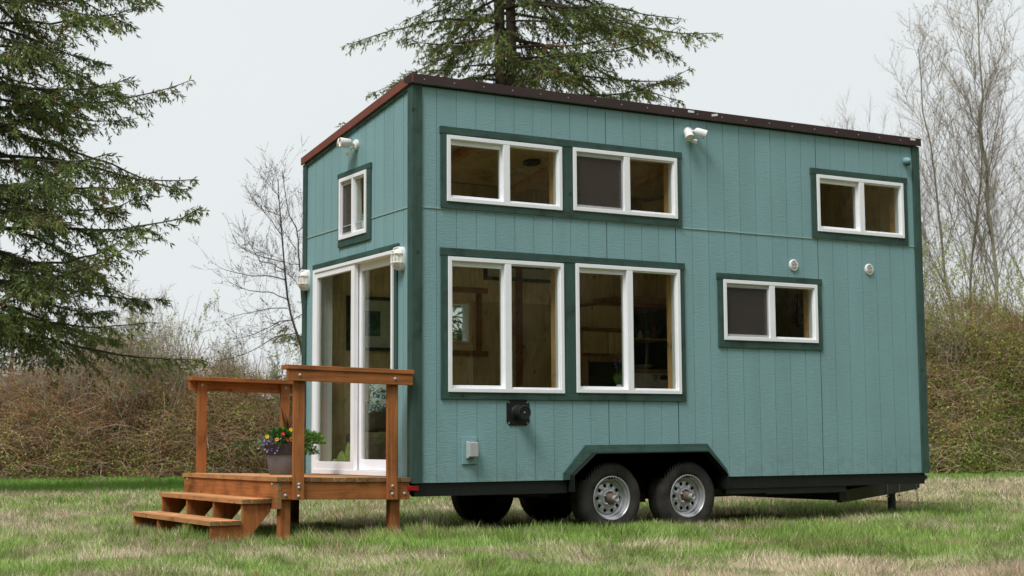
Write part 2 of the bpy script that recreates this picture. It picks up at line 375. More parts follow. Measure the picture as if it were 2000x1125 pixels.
# ------------------------------------------------------------------ THE TINY HOUSE
L, W = 6.162, 2.507
SL = .1335
def ztop(y): return 4.125-SL*y
house = empty('tiny_house', (0, 0, 0), 'teal tiny house on wheels with dark green trim and white windows standing on the grass', 'tiny house')
LONG = lambda u, d, z: (u, -d, z)
ENDW = lambda u, d, z: (-d, u, z)
BACK = lambda u, d, z: (u, W+d, z)
FAR = lambda u, d, z: (L+d, u, z)
def wall(g, mp, u0, u1, zb, zt, holes, grooves=(), d=0., thick=.15, gw=.008, gd=.0045, recess=True):
    cuts = {u0, u1}; zc = {zb}
    for h in holes: cuts |= {h[0], h[1]}; zc |= {h[2], h[3]}
    for q in grooves: cuts |= {q-gw/2, q+gw/2}
    us = sorted(c for c in cuts if u0-1e-6 <= c <= u1+1e-6); zs = sorted(zc)
    def inhole(uc, z_): return any(h[0] < uc < h[1] and h[2] < z_ < h[3] for h in holes)
    def off(uc): return -gd if any(abs(uc-q) < gw/2 for q in grooves) else 0.
    def quad(a, b, c_, e): g.add([a, b, c_, e], [(0, 1, 2, 3)])
    cols = []
    for i in range(len(us)-1):
        a, b = us[i], us[i+1]; uc = (a+b)/2; o = d+off(uc)
        zz = zs+[None]
        for j in range(len(zz)-1):
            lo = zs[j]; hi = zz[j+1]
            if inhole(uc, (lo+(hi if hi else lo+.01))/2): continue
            h0 = zt(a) if hi is None else hi; h1 = zt(b) if hi is None else hi
            quad(mp(a, o, lo), mp(b, o, lo), mp(b, o, h1), mp(a, o, h0))
            if off(uc) != 0:
                for uu, hh in ((a, h0), (b, h1)): quad(mp(uu, d, lo), mp(uu, o, lo), mp(uu, o, hh), mp(uu, d, hh))
    for h in holes:      # reveals
        if not recess: break
        a, b, lo, hi = h[:4]
        for (p, q) in (((a, lo), (a, hi)), ((a, hi), (b, hi)), ((b, hi), (b, lo)), ((b, lo), (a, lo))):
            if (p[1] == lo and q[1] == lo) and lo <= zb+1e-6: continue
            quad(mp(p[0], d, p[1]), mp(q[0], d, q[1]), mp(q[0], d-thick, q[1]), mp(p[0], d-thick, p[1]))
WIN = dict(u1=(.329, 1.552, 3.058, 3.664), u2=(1.677, 2.890, 3.070, 3.674), l1=(.340, 1.559, 1.342, 2.557), l2=(1.693, 2.903, 1.350, 2.567),
           ru=(4.696, 5.922, 3.067, 3.669), rl=(3.440, 4.661, 1.895, 2.501))
ENDWIN = (.955, 1.586, 2.868, 3.472); DOOR = (.360, 2.212, .597, 2.634)
BW1 = (1.56, 1.90, 1.93, 2.43); BW2 = (.35, 1.05, 2.88, 3.34); BW3 = (4.6, 5.6, 3.0, 3.3)
ins = .012
def hol(w_): return (w_[0]+ins, w_[1]-ins, w_[2]+ins, w_[3]-ins)
ZB = .5436
def arch_z(x):       # centre line of the wheel arch trim
    return min(.828, .60+(x-1.575)*1.04, .60+(3.44-x)*1.04)
arch = []
xs = np.arange(1.585, 3.432, .03)
for a in xs: arch.append((round(float(a), 4), round(float(a+.03), 4), ZB, round(float(max(.58, arch_z(a+.015)-.012)), 4)))
holes = [hol(WIN[k]) for k in WIN]
gr = [.2340+.2032*k for k in range(29) if .2340+.2032*k < L-.1]; gr_e = [.1976+.2032*k for k in range(12)]
g = G(); wall(g, LONG, 0, L, ZB, lambda u: 4.12, holes+arch, gr); g.build('long_side_wall', M['teal'], house)
g = G(); wall(g, ENDW, 0, W, ZB, lambda u: ztop(u), [hol(ENDWIN), hol(DOOR)], gr_e); g.build('door_end_wall', M['teal_end'], house)
g = G(); wall(g, BACK, 0, L, ZB, lambda u: ztop(W), [hol(BW1), hol(BW2), hol(BW3)], gr); g.build('back_wall', M['teal'], house)
g = G(); wall(g, FAR, 0, W, ZB, lambda u: ztop(u), [], gr_e); g.build('hitch_end_wall', M['teal_end'], house)
# inner lining
T = .15
g = G(); wall(g, LONG, T, L-T, .60, lambda u: 4.0, holes, (), -T, recess=False); wall(g, BACK, T, L-T, .60, lambda u: ztop(W)-.1, [hol(BW1), hol(BW2), hol(BW3)], (), -T, recess=False)
wall(g, ENDW, T, W-T, .60, lambda u: ztop(u)-.1, [hol(ENDWIN), hol(DOOR)], (), -T, recess=False); wall(g, FAR, T, W-T, .60, lambda u: ztop(u)-.1, [], (), -T, recess=False)
g.build('interior_lining', M['ply'], house)
g = G(); g.box(.02, 1.60, .02, W-.02, ZB+.002, .60); g.box(3.42, L-.02, .02, W-.02, ZB+.002, .60); g.box(1.601, 3.419, .325, W-.325, ZB+.002, .60); g.box(1.60, 3.42, .325, .345, .60, .92); g.build('floor', [M['floorw']], house)
g = G(); g.prism([(T-.02, 4.015-SL*T), (W-T+.02, 4.015-SL*(W-T)), (W-T+.02, 4.055-SL*(W-T)), (T-.02, 4.055-SL*T)], lambda a, b, x: (x, a, b), .13, L-.13); g.build('ceiling', M['ply'], house)
# loft, partition, beams
g = G(); g.box(4.24, L-T-.003, T+.003, W-T-.003, 2.70, 2.84); g.build('loft_floor', M['ply'], house)
g = G(); g.box(4.14, 4.20, 1.02, W-T-.003, .602, 3.65); g.build('partition', M['ply'], house)
for x in (1.16, 2.36, 3.56, 4.9):
    g = G(); g.prism([(T+.004, 3.93-SL*T), (W-T-.004, 3.93-SL*(W-T)), (W-T-.004, 4.01-SL*(W-T)), (T+.004, 4.01-SL*T)], lambda a, b, c_: (c_, a, b), x, x+.07); g.build('roof_beam', M['jamb'], house)
g = G(); g.box(2.42, 2.50, W-T-.022, W-T-.002, .61, 3.55); g.build('wall_batten', M['redwood'], house)
g = G(); g.box(1.40, 2.06, W-T-.03, W-T-.002, 1.82, 1.875); g.box(1.47, 1.53, W-T-.024, W-T-.002, 1.88, 2.5); g.box(1.93, 1.99, W-T-.024, W-T-.002, 1.88, 2.5); g.box(1.40, 2.06, W-T-.03, W-T-.002, 2.505, 2.56); g.build('back_window_casing', M['redwood'], house)

# roof and fascia
g = G(); g.prism([(-.02, 4.168), (W+.03, 4.168-SL*(W+.05)), (W+.03, 4.125-SL*(W+.05)), (-.02, 4.125)], lambda a, b, x: (x, a, b), -.02, L+.02); g.build('roof', M['roof'], house)
g = G(); g.prism([(-.045, 4.100), (-.041, 4.100), (-.036, 4.168), (-.02, 4.176), (-.02, 4.184), (-.045, 4.184)], lambda a, b, x: (x, a, b), -.045, L+.03); g.build('long_side_fascia', M['fascia'], house)
fs = house.children[-1]
for x in np.arange(.09, L, .305): G().lathe([(.007, 0), (.006, .004), (0, .005)], (x, -.045, 4.14), (0, -1, 0), 8).build('screw', M['galv'], fs)
for x, zz, s in ((3.02, 4.148, 0), (3.315, 4.136, .014), (6.03, 4.155, 0)):
    q = G().box(x, x+.075, -.0475, -.0462, zz, zz+.022)
    G().add([(p[0], p[1], p[2]+(p[0]-x)*s/.075) for p in q.v], q.f).build('sticker', M['label'], fs)
g = G(); g.prism([(-.0455, 4.184), (W+.03, 4.178-SL*(W+.03)), (W+.03, 4.105-SL*(W+.03)), (-.0455, 4.105)], lambda a, b, x: (x, a, b), -.040, -.021); g.build('end_fascia', M['fascia_end'], house)
g = G(); g.prism([(-.047, 4.186), (.10, 4.186-SL*.147), (.10, 4.150-SL*.147), (.02, 4.105-SL*.05), (-.047, 4.103)], lambda a, b, x: (x, a, b), -.0435, -.0405); g.build('fascia_corner_cap', M['fascia'], house)
g = G(); g.prism([(-.001, 4.103), (W+.01, 4.103-SL*(W+.01)), (W+.01, 4.068-SL*(W+.01)), (-.001, 4.068)], lambda a, b, x: (x, a, b), -.019, -.001); g.build('end_frieze_board', M['green_y'], house)
g = G(); g.box(.002, L, -.010, -.001, 4.085, 4.099); g.build('long_frieze_strip', M['black'], house)
# corner boards
tt = .020
g = G(); g.box(-tt, .082, -tt, -.0005, ZB-.003, 4.098); g.build('corner_trim', M['green'], house, .002)
g = G(); g.box(-tt-.002, -.0005, -tt+.0025, .072, ZB+.02, 4.092); g.build('corner_trim', M['green'], house, .002)
g = G(); g.box(L-.08, L+tt, -tt, -.0005, ZB-.003, 4.098); g.build('corner_trim', M['green'], house, .002)
g = G(); g.box(-tt, -.0005, W-.068, W+tt, ZB, ztop(W)-.028); g.build('corner_trim', M['green'], house, .002)
g = G(); g.box(L+.0005, L+tt+.002, W-.068, W+tt, ZB, ztop(W)-.028); g.build('corner_trim', M['green'], house, .002)
g = G(); g.box(L+.0005, L+tt+.003, -tt+.003, .06, ZB, 4.09); g.build('corner_trim', M['green'], house, .002)
# seam flashing
g = G(); g.box(.083, L-.081, -.007, -.0005, 2.984, 2.994); g.build('seam_flashing', M['flash'], house)
g = G(); g.box(-.007, -.0005, .073, W-.069, 2.990, 2.999); g.build('seam_flashing', M['flash'], house)

def bx(g, mp, u0, u1, d0, d1, z0, z1):
    a = mp(u0, d0, z0); b = mp(u1, d1, z1)
    g.box(min(a[0], b[0]), max(a[0], b[0]), min(a[1], b[1]), max(a[1], b[1]), a[2], b[2]); return g
def ring(g, mp, u0, u1, d0, d1, z0, z1, wl_, wr, wb, wt):
    bx(g, mp, u0, u0+wl_, d0, d1, z0, z1); bx(g, mp, u1-wr, u1, d0, d1, z0, z1)
    bx(g, mp, u0+wl_, u1-wr, d0, d1, z0, z0+wb); bx(g, mp, u0+wl_, u1-wr, d0, d1, z1-wt, z1); return g
def window(mp, wn, fl=False, screen=False, name='window', casing=True, mirror=False):
    u0, u1, z0, z1 = wn; Wd = u1-u0
    f = lambda s: (u1-s) if mirror else (u0+s)
    def B(g, a, b, d0, d1, c0, c1): a, b = sorted((f(a), f(b))); return bx(g, mp, a, b, d0, d1, c0, c1)
    def Rg(g, a, b, d0, d1, c0, c1, wa, wb_, wz0, wz1):
        B(g, a, a+wa, d0, d1, c0, c1); B(g, b-wb_, b, d0, d1, c0, c1); B(g, a+wa, b-wb_, d0, d1, c0, c0+wz0); B(g, a+wa, b-wb_, d0, d1, c1-wz1, c1)
    m0, m1 = (Wd*.478, Wd*.535)
    g = G(); Rg(g, 0, Wd, .001, .030, z0, z1, .036, .036, .036, .036)            # face flange
    Rg(g, ins+.001, Wd-ins-.001, -.078, .001, z0+ins+.001, z1-ins-.001, .020, .024, .022, .022)
    B(g, m0, m1, -.070, .0285, z0+.036, z1-.036)
    Rg(g, m1, Wd-.036, -.03, .016, z0+.036, z1-.036, .006, .012, .015, .012)     # fixed side bead
    fr = g.build(name, M['white'], house, .003)
    # sliding sash
    g = G(); Rg(g, .036, m0+.02 if False else m0, -.042, -.012, z0+.036, z1-.036, .024, .014, .028, .045); g.build('sash', M['white'], fr, .003)
    g = G(); B(g, .058, m0-.012, -.030, -.025, z0+.062, z1-.079); g.build('glass', M['glass'], fr)
    g = G(); B(g, m1+.004, Wd-.046, -.014, -.009, z0+.05, z1-.046); g.build('glass', M['glass'], fr)
    if screen:
        g = G(); Rg(g, .0365, m0-.0005, -.008, .004, z0+.0365, z1-.062, .014, .016, .026, .012); sc = g.build('screen_frame', M['alu'], fr)
        g = G(); B(g, .0505, m0-.0165, -.003, -.002, z0+.0625, z1-.0745); g.build('insect_screen', M['screen'], fr)
    g = G(); Rg(g, ins+.001, Wd-ins-.001, -.165, -.079, z0+ins+.001, z1-ins-.001, .016, .016, .016, .016); g.build('jamb', M['jamb'], fr)
    if casing:
        g = G(); Rg(g, -.05, Wd+.05, -.172, -.1515, z0-.05, z1+.05, .06, .06, .06, .06); g.build('casing', M['jamb'], fr)
    return fr
window(LONG, WIN['u1']); window(LONG, WIN['u2'], screen=True); window(LONG, WIN['l1']); window(LONG, WIN['l2'])
window(LONG, WIN['ru']); window(LONG, WIN['rl'], screen=True)
window(ENDW, ENDWIN, screen=True, mirror=True)
for b_ in (BW1, BW2, BW3):
    u0, u1, z0, z1 = b_
    g = G(); ring(g, BACK, u0, u1, -.12, .02, z0, z1, .05, .05, .05, .05); fr = g.build('window', M['white'], house, .003)
    g = G(); bx(g, BACK, u0+.05, u1-.05, -.06, -.055, z0+.05, z1-.05); g.build('glass', M['glass'], fr)
    g = G(); ring(g, BACK, u0+ins, u1-ins, -.16, -.121, z0+ins, z1-ins, .018, .018, .018, .018); g.build('jamb', M['jamb'], fr)
# trim round the windows (flat boards)
def trimset(mp, u0, u1, z0, z1, io, wts, name='window_trim', t=.019, matv='green', math_='green_h'):
    wl_, wr, wb, wt = wts; ou = .008
    P_ = lambda m_, *q: bx(G(), mp, *q).build(name, M[m_], house, .002)
    P_(matv, u0, u0+wl_, .0005, t, z0, z1-wt); P_(matv, u1-wr, u1, .0005, t, z0, z1-wt)
    for a, b in io: P_(matv, a, b, .0005, t-.001, z0+wb, z1-wt)
    P_(math_, u0-ou, u1+ou, .0005, t+.003, z1-wt+.0006, z1); P_(math_, u0+wl_+.0006, u1-wr-.0006, .0005, t-.0005, z0-.0005, z0+wb-.0006)
trimset(LONG, .270, 2.948, 2.994, 3.741, [(1.5526, 1.6764)], (.0585, .0575, .063, .066))
trimset(LONG, .272, 2.962, 1.281, 2.636, [(1.5596, 1.6924)], (.0675, .0585, .060, .068))
trimset(LONG, 4.628, 5.984, 2.994, 3.735, [], (.0675, .0615, .072, .066))
trimset(LONG, 3.375, 4.726, 1.823, 2.565, [], (.0645, .0645, .071, .063))
trimset(ENDW, .872, 1.624, 2.797, 3.527, [], (.0825, .0375, .070, .054), math_='green_y')
g = G(); bx(g, ENDW, .272, 2.25, .0005, .022, 2.635, 2.690); g.build('door_trim', M['green_y'], house, .002)
g = G(); bx(g, ENDW, .300, .359, .0005, .019, .60, 2.634); g.build('door_trim', M['green'], house, .002); g = G(); bx(g, ENDW, 2.2125, 2.250, .0005, .019, .60, 2.634); g.build('door_trim', M['green'], house, .002)
# sliding door (u runs to the left in the photograph)
g = G(); u0, u1, z0, z1 = DOOR
ring(g, ENDW, u0, u1, .001, .035, z0, z1, .030, .040, .045, .032)
ring(g, ENDW, u0+ins+.001, u1-ins-.001, -.11, .001, z0+ins+.001, z1-ins-.001, .025, .025, .02, .02)
dr = g.build('sliding_door', M['white'], house, .003)
g = G(); ring(g, ENDW, 1.215, u1-.0405, -.020, .024, z0+.0455, z1-.0325, .075, .050, .075, .055); g.build('fixed_panel', M['white'], dr, .003)
g = G(); bx(g, ENDW, 1.285, u1-.085, -.004, .002, z0+.115, z1-.085); g.build('glass', M['glass'], dr)
g = G(); ring(g, ENDW, u0+.0405, 1.262, -.075, -.035, z0+.0455, z1-.0325, .060, .085, .10, .075); pn = g.build('sliding_panel', M['white'], dr, .003)
g = G(); bx(g, ENDW, u0+.095, 1.182, -.058, -.052, z0+.14, z1-.105); g.build('glass', M['glass'], dr)
g = G(); ring(g, ENDW, u0+ins+.001, u1-ins-.001, -.17, -.111, z0+.001, z1-ins-.001, .02, .02, .001, .02); g.build('jamb', M['white'], dr)

# wheel arch: green trim boards and black steel flare
outer = [(1.545, ZB), (1.545, .611), (1.784, .865), (3.203, .870), (3.448, .612), (3.448, ZB)]
inner = [(1.612, ZB), (1.612, .588), (1.858, .789), (3.168, .798), (3.402, .575), (3.402, ZB)]
g = G()
for i in range(5):
    g.prism([outer[i], outer[i+1], inner[i+1], inner[i]], lambda a, b, d: (a, d, b), -.0195, -.0005)
g.build('wheel_arch_trim', M['green_h'], house, .0015)
fl = [(1.612, .435), (1.612, .588), (1.858, .787), (3.168, .796), (3.402, .573), (3.402, .440)]
g = G(); th = .006
for i in range(5):
    a, b = Vector((fl[i][0], 0, fl[i][1])), Vector((fl[i+1][0], 0, fl[i+1][1])); n_ = Vector((b.z-a.z, 0, -(b.x-a.x))).normalized()*th
    g.add([(p.x, y, p.z) for y in (-.09, .30) for p in (a, b, b+n_, a+n_)], [(0, 1, 2, 3), (4, 7, 6, 5), (0, 4, 5, 1), (2, 6, 7, 3), (1, 5, 6, 2), (0, 3, 7, 4)])
g.build('wheel_arch_flare', M['black'], house)
g = G(); g.box(1.60, 3.42, .30, .32, .43, .85); g.box(1.58, 3.44, .10, .32, .86, .88); g.box(1.58, 1.60, .02, .30, .55, .86); g.box(3.42, 3.44, .02, .30, .55, .86); g.build('wheel_well', M['under'], house)

# trailer frame
g = G()
for ya in (.02, W-.09): g.box(.02, 1.60, ya, ya+.07, .425, ZB-.001); g.box(3.42, L-.02, ya, ya+.07, .425, ZB-.001)
for xa in (1.53, 3.421): g.box(xa, xa+.069, .0905, W-.0905, .426, ZB-.0015)
g.box(1.601, 3.419, .33, .40, .40, ZB-.001); g.box(1.601, 3.419, W-.40, W-.33, .40, ZB-.001)
fr = g.build('trailer_frame', M['black'], house)
g = G()
for x in (.02, .9, 1.55, 3.5, 4.1, 4.7, 5.3, 5.9): g.box(x+.001, x+.07, .091, W-.091, .44, ZB-.002)
g.box(1.7, 3.3, .46, .52, .36, ZB-.003); g.box(1.7, 3.3, W-.52, W-.46, .36, ZB-.003)
g.build('cross_member', M['under'], fr)
g = G(); g.box(3.46, 5.03, .03, .10, .372, .424); g.box(3.97, 5.03, .03, .10, .36, .3719); g.build('side_rail', M['black'], fr)
g = G(); g.box(.02, 1.6, .095, W-.095, ZB-.0018, ZB-.0003); g.box(1.6, 3.42, .34, W-.34, ZB-.0018, ZB-.0003); g.box(3.42, L-.02, .095, W-.095, ZB-.0018, ZB-.0003); g.build('belly_pan', M['under'], fr)
for x in (2.09, 2.95):
    g = G(); g.tube([(x, .24, .36), (x-.05, W-.24, .36)], .04, 12); g.build('axle', M['greysteel'], fr)
g = G(); g.box(2.35, 2.75, .40, .46, .30, .44); g.build('spring_hanger', M['hub'], fr)
# tail light
g = G(); g.box(-.055, .055, -.006, .015, .478, .522); g.box(-.055, -.03, .0151, .10, .478, .522); g.build('tail_light', M['red'], house, .004)
# wheels
def make_wheel(cx, ysign, yo):
    n = 56; r = .350; prof = [(.205, .0), (.225, -.012), (.262, -.020), (.300, -.016), (.322, -.004), (.338, .014), (.347, .030), (.350, .06), (.351, .10), (.350, .14), (.347, .17), (.338, .186), (.300, .2), (.225, .2), (.205, .19)]
    c = (cx, yo, .365); ax = (0, ysign, 0)
    g = G(); g.lathe(prof, c, ax, 72, close=True)
    # tread grooves
    for d in (.062, .085, .118, .140): pass
    wh = g.build('wheel', M['rubber'], house, smooth=True)
    g = G()
    for k in range(60):
        an = 2*math.pi*k/60
        for d0, d1, sh in ((.034, .058, 0), (.066, .096, .5), (.104, .134, 0), (.142, .166, .5)):
            a = an+sh*2*math.pi/60; da = .038
            pts = []
            for rr in (.346, .3523):
                for aa in (a-da, a+da):
                    for dd in (d0, d1): pts.append((cx+rr*math.cos(aa), yo+ysign*dd, .365+rr*math.sin(aa)))
            g.add(pts, [(0, 1, 3, 2), (4, 6, 7, 5), (0, 4, 5, 1), (2, 3, 7, 6), (0, 2, 6, 4), (1, 5, 7, 3)])
    g.build('tread', M['rubber'], wh)
    # rim: flange, barrel and holed disc
    g = G(); g.lathe([(.205, .004), (.209, -.008), (.200, -.012), (.192, -.004), (.190, .020), (.178, .026), (.172, .060), (.150, .075)], c, ax, 64)
    g.f = [f for f in g.f if len(f) == 4]; g.mi = g.mi[:len(g.f)]
    nh = 10; rh = .019; rc = .122
    def P(x_, z_, d): return (cx+x_, yo+ysign*d, .365+z_)
    def dep(rr): return .066 if rr > .150 else (.044+.026*((rr-.09)/.06)**2 if rr > .09 else .044)
    for k in range(nh):
        a0 = 2*math.pi*(k-.5)/nh; a1 = 2*math.pi*(k+.5)/nh; am = 2*math.pi*k/nh; m_ = 8
        bnd = []
        for q in range(m_): t = q/m_; aa = a0+(a1-a0)*t; bnd.append((.151*math.cos(aa), .151*math.sin(aa)))
        for q in range(4): rr = .151+(.085-.151)*q/4; bnd.append((rr*math.cos(a1), rr*math.sin(a1)))
        for q in range(m_): t = q/m_; aa = a1+(a0-a1)*t; bnd.append((.085*math.cos(aa), .085*math.sin(aa)))
        for q in range(4): rr = .085+(.151-.085)*q/4; bnd.append((rr*math.cos(a0), rr*math.sin(a0)))
        hc = (rc*math.cos(am), rc*math.sin(am)); v = []; nb = len(bnd)
        for (x_, z_) in bnd: v.append(P(x_, z_, dep(math.hypot(x_, z_))))
        hv = []
        for (x_, z_) in bnd:
            dx, dz = x_-hc[0], z_-hc[1]; q = math.hypot(dx, dz); hv.append((hc[0]+dx/q*rh, hc[1]+dz/q*rh))
        v += [P(x_, z_, .054) for x_, z_ in hv]; v += [P(x_, z_, .066) for x_, z_ in hv]
        f = [(i, (i+1) % nb, nb+(i+1) % nb, nb+i) for i in range(nb)]+[(nb+i, nb+(i+1) % nb, 2*nb+(i+1) % nb, 2*nb+i) for i in range(nb)]
        g.add(v, f)
    g.lathe([(.085, .044), (.080, .030), (.062, .026), (.058, .040)], c, ax, 40); 
    g.build('rim', M['rim'], wh, smooth=True)
    g = G(); g.lathe([(.19, .09), (.19, .092)], c, ax, 32); g.build('brake_drum', M['under'], wh)
    g = G(); g.lathe([(.058, .045), (.046, .02), (.043, -.035), (.040, -.050), (.030, -.052)], c, ax, 28); g.build('hub', M['hub'], wh, smooth=True)
    g = G(); g.lathe([(.029, -.050), (.029, -.085), (.025, -.092), (.020, -.090), (.018, -.080), (0, -.080)], c, ax, 24); g.build('hub_cap', M['rim'], wh, smooth=True)
    for k in range(5):
        an = 2*math.pi*(k+.2)/5
        g = G(); g.lathe([(.011, .03), (.011, .008), (.006, .004), (.006, -.004), (0, -.005)], (cx+.068*math.cos(an), yo, .365+.068*math.sin(an)), ax, 6); g.build('lug_nut', M['rim'], wh)
    return wh
for x in (2.090, 2.978): make_wheel(x, 1, .015)
for x in (2.02, 2.85): make_wheel(x, -1, W-.015)
# tongue, coupler, jack, chain
g = G()
A, B_ = Vector((5.05, .16, .31)), Vector((7.16, 1.18, .385)); g.obox(A, B_, .06, .13)
A2 = Vector((5.05, W-.16, .31)); g.obox(A2, Vector((7.16, 1.32, .386)), .06, .13); g.box(5.9, 5.98, .6, 1.9, .30, .40)
to = g.build('tongue', M['greysteel'], house, .003)
g = G(); g.box(5.0, 5.10, .10, W-.1, .27, .43); g.build('tongue_bracket', M['black'], to)
g = G(); g.prism([(7.03, .33), (7.25, .33), (7.25, .40), (7.33, .41), (7.385, .45), (7.37, .475), (7.30, .50), (7.03, .485)], lambda a, b, y: (a, y, b), 1.20, 1.31); g.build('coupler', M['greysteel'], to, .006)
g = G(); g.prism([(7.10, .492), (7.16, .50), (7.29, .505), (7.36, .485), (7.37, .495), (7.28, .525), (7.10, .52)], lambda a, b, y: (a, y, b), 1.215, 1.295); g.build('coupler_latch', M['galv'], to, .004)
g = G(); g.box(6.765, 6.83, 1.17, 1.24, .02, .40); g.box(6.72, 6.88, 1.10, 1.30, .02, .035); g.build('jack_leg', M['greysteel'], to, .004)
for x in (6.24, 6.58):
    y0 = .16+(x-5.05)*.483
    g = G(); g.tube([(x, y0-.045, .46), (x, y0-.045, .26)], .006, 8); g.lathe([(.018, 0), (.018, .012)], (x, y0-.045, .262), (0, 0, 1), 10); g.build('u_bolt', M['galv'], to)
g = G()
for k in range(9):
    c = Vector((7.10+.006*k, 1.13, .43-.036*k)); pts = []
    for q in range(13):
        an = 2*math.pi*q/12; a_ = .010*math.cos(an); b_ = .022*math.sin(an)
        pts.append(c+(Vector((a_, 0, b_)) if k % 2 else Vector((0, a_, b_))))
    g.tube(pts, .0035, 5)
g.build('safety_chain', M['galv'], to)

# fittings on the walls
def bulkhead(u, z):
    def pt(a, b, d): return ENDW(u+a, d, z+b)
    def oval(s, d, n=28): return [pt(.063*s*(abs(math.cos(t))**.7)*(1 if math.cos(t) > 0 else -1), .107*s*(abs(math.sin(t))**.8)*(1 if math.sin(t) > 0 else -1), d) for t in [2*math.pi*k/n for k in range(n)]]
    def stack(g, rows):
        n = 28; v = []; f = []
        for s_, d in rows: v += oval(s_, d)
        for i in range(len(rows)-1):
            for k in range(n): f.append((i*n+k, i*n+(k+1) % n, (i+1)*n+(k+1) % n, (i+1)*n+k))
        f.append(tuple(range(n))); f.append(tuple((len(rows)-1)*n+k for k in range(n))); g.add(v, f)
    g = G(); stack(g, [(1, .0005), (1, .035), (.93, .045), (.85, .046)]); b = g.build('bulkhead_lamp', M['plastic'], house, smooth=True)
    g = G(); stack(g, [(.82, .04), (.80, .065), (.70, .085), (.5, .095), (.2, .099)]); g.build('lamp_glass', M['lens'], b, smooth=True)
    g = G()
    g.tube([pt(0, .105, .04), pt(0, .09, .085), pt(0, .05, .107), pt(0, -.05, .107), pt(0, -.09, .085), pt(0, -.105, .04)], .006, 8)
    for zz in (.04, -.04): g.tube([pt(.066, zz, .035), pt(.052, zz, .085), pt(.025, zz, .106), pt(-.025, zz, .106), pt(-.052, zz, .085), pt(-.066, zz, .035)], .006, 8)
    ov = oval(.62, .098); g.tube(ov+[ov[0]], .005, 6)
    g.build('lamp_cage', M['plastic'], b, smooth=True); return b
bulkhead(2.415, 2.556); bulkhead(.21, 2.541)
def floodlight(mp, u, z, heads, sensor):
    c = Vector(mp(u, 0, z)); out = (Vector(mp(u, 1, z))-c)
    g = G(); g.lathe([(.050, .0005), (.052, .012), (.046, .028), (.02, .032)], c, out, 28); b = g.build('floodlight', M['plastic'], house, smooth=True)
    for (off, d) in heads:
        s0 = Vector(mp(u+off[0], off[1], z+off[2])); dd = (Vector(mp(d[0], d[1], d[2]))-Vector(mp(0, 0, 0))).normalized()
        g = G(); g.lathe([(.014, -.012), (.026, -.004), (.036, .012), (.041, .06), (.046, .108), (.042, .110), (.038, .095), (0, .094)], s0, dd, 26)
        g.tube([c+out*.02, c+(s0-c)*.5+out*.02, s0], .011, 8); h_ = g.build('lamp_head', M['plastic'], b, smooth=True)
        g = G(); g.lathe([(.0375, .0965), (0, .097)], s0, dd, 20); g.build('lens', M['lens'], b)
    s0 = Vector(mp(u+sensor[0], sensor[1], z+sensor[2]))
    g = G(); g.tube([c+out*.02, s0+Vector((0, 0, .03))], .008, 8)
    g.lathe([(.030, 0), (.032, .015), (.030, .032), (.0, .033)], s0-Vector((0, 0, .016)), Vector((0, 0, 1))*.9+out*.45, 20); g.build('motion_sensor', M['plastic'], b, smooth=True)
floodlight(LONG, 3.045, 3.955, [((-.040, .05, .008), (-.12, .55, -.8)), ((.055, .06, .012), (.85, .45, -.38))], (.03, .06, -.095))
floodlight(ENDW, 1.215, 3.755, [((.045, .065, .0), (.55, .8, .22)), ((-.025, .075, .01), (.15, .95, -.02))], (.03, .06, -.085))
def round_vent(x, z):
    g = G(); g.lathe([(.060, -.0), (.060, .010), (.052, .018), (.044, .014)], (x, -.0005, z), (0, -1, 0), 32)
    b = g.build('round_vent', M['plastic'], house, smooth=True)
    g = G(); g.lathe([(.040, .013), (0, .0131)], (x, -.0025, z), (0, -1, 0), 28); g.build('vent_opening', M['dark'], b)
    g = G()
    for k in range(5):
        zz = -.028+.014*k; hw = math.sqrt(.042**2-zz**2)
        g.box(x-hw, x+hw, -.0225, -.0165, z+zz-.0035, z+zz+.0035)
    g.box(x-.045, x-.036, -.0228, -.014, z-.018, z+.018); g.box(x+.036, x+.045, -.0228, -.014, z-.018, z+.018)
    g.build('louvre', M['plastic'], b)
round_vent(4.367, 2.692); round_vent(5.409, 2.703)
g = G(); g.lathe([(.040, .0), (.040, .03), (.036, .055), (.026, .07), (.012, .078), (0, .08)], (5.985, -.0005, 3.925), (0, -1, -.12), 24); vh = g.build('vent_hood', M['teal'], house, smooth=True)
g = G(); g.lathe([(.028, 0), (.028, .006)], (5.985, -.045, 3.883), (0, -.3, -1), 18); g.build('hood_opening', M['greysteel'], vh)
# black heater flue
cx_, cz_ = 1.066, 1.162
g = G(); g.prism([(cx_-.121, cz_-.085), (cx_-.09, cz_-.116), (cx_+.09, cz_-.116), (cx_+.121, cz_-.085), (cx_+.121, cz_+.085), (cx_+.09, cz_+.116), (cx_-.09, cz_+.116), (cx_-.121, cz_+.085)], lambda a, b, d: (a, d, b), -.006, -.0005)
fp = g.build('heater_vent', M['black'], house)
g = G(); g.lathe([(.072, .005), (.070, .012), (.060, .018), (.060, .10), (.064, .104), (.064, .135), (.058, .138), (.056, .13), (0, .128)], (cx_-.005, 0, cz_), (0, -1, 0), 32); g.build('flue_pipe', M['black'], fp, smooth=True)
for sx in (-1, 1):
    for sz in (-1, 1):
        g = G(); g.lathe([(.008, .006), (.006, .010), (0, .011)], (cx_+sx*.096, 0, cz_+sz*.094), (0, -1, 0), 10); g.build('screw', M['galv'], fp)
g = G(); g.lathe([(.008, .128), (.006, .136), (0, .137)], (cx_-.005, 0, cz_), (0, -1, 0), 10); g.build('screw', M['galv'], fp)
# outlet box
g = G(); g.box(.483, .632, -.018, -.0005, .702, .946); ob = g.build('outlet_board', M['teal'], house, .002)
g = G(); g.box(.520, .612, -.085, -.0185, .765, .898); g.box(.514, .530, -.06, -.0186, .752, .905); g.build('outlet_cover', M['greyplastic'], ob, .010)

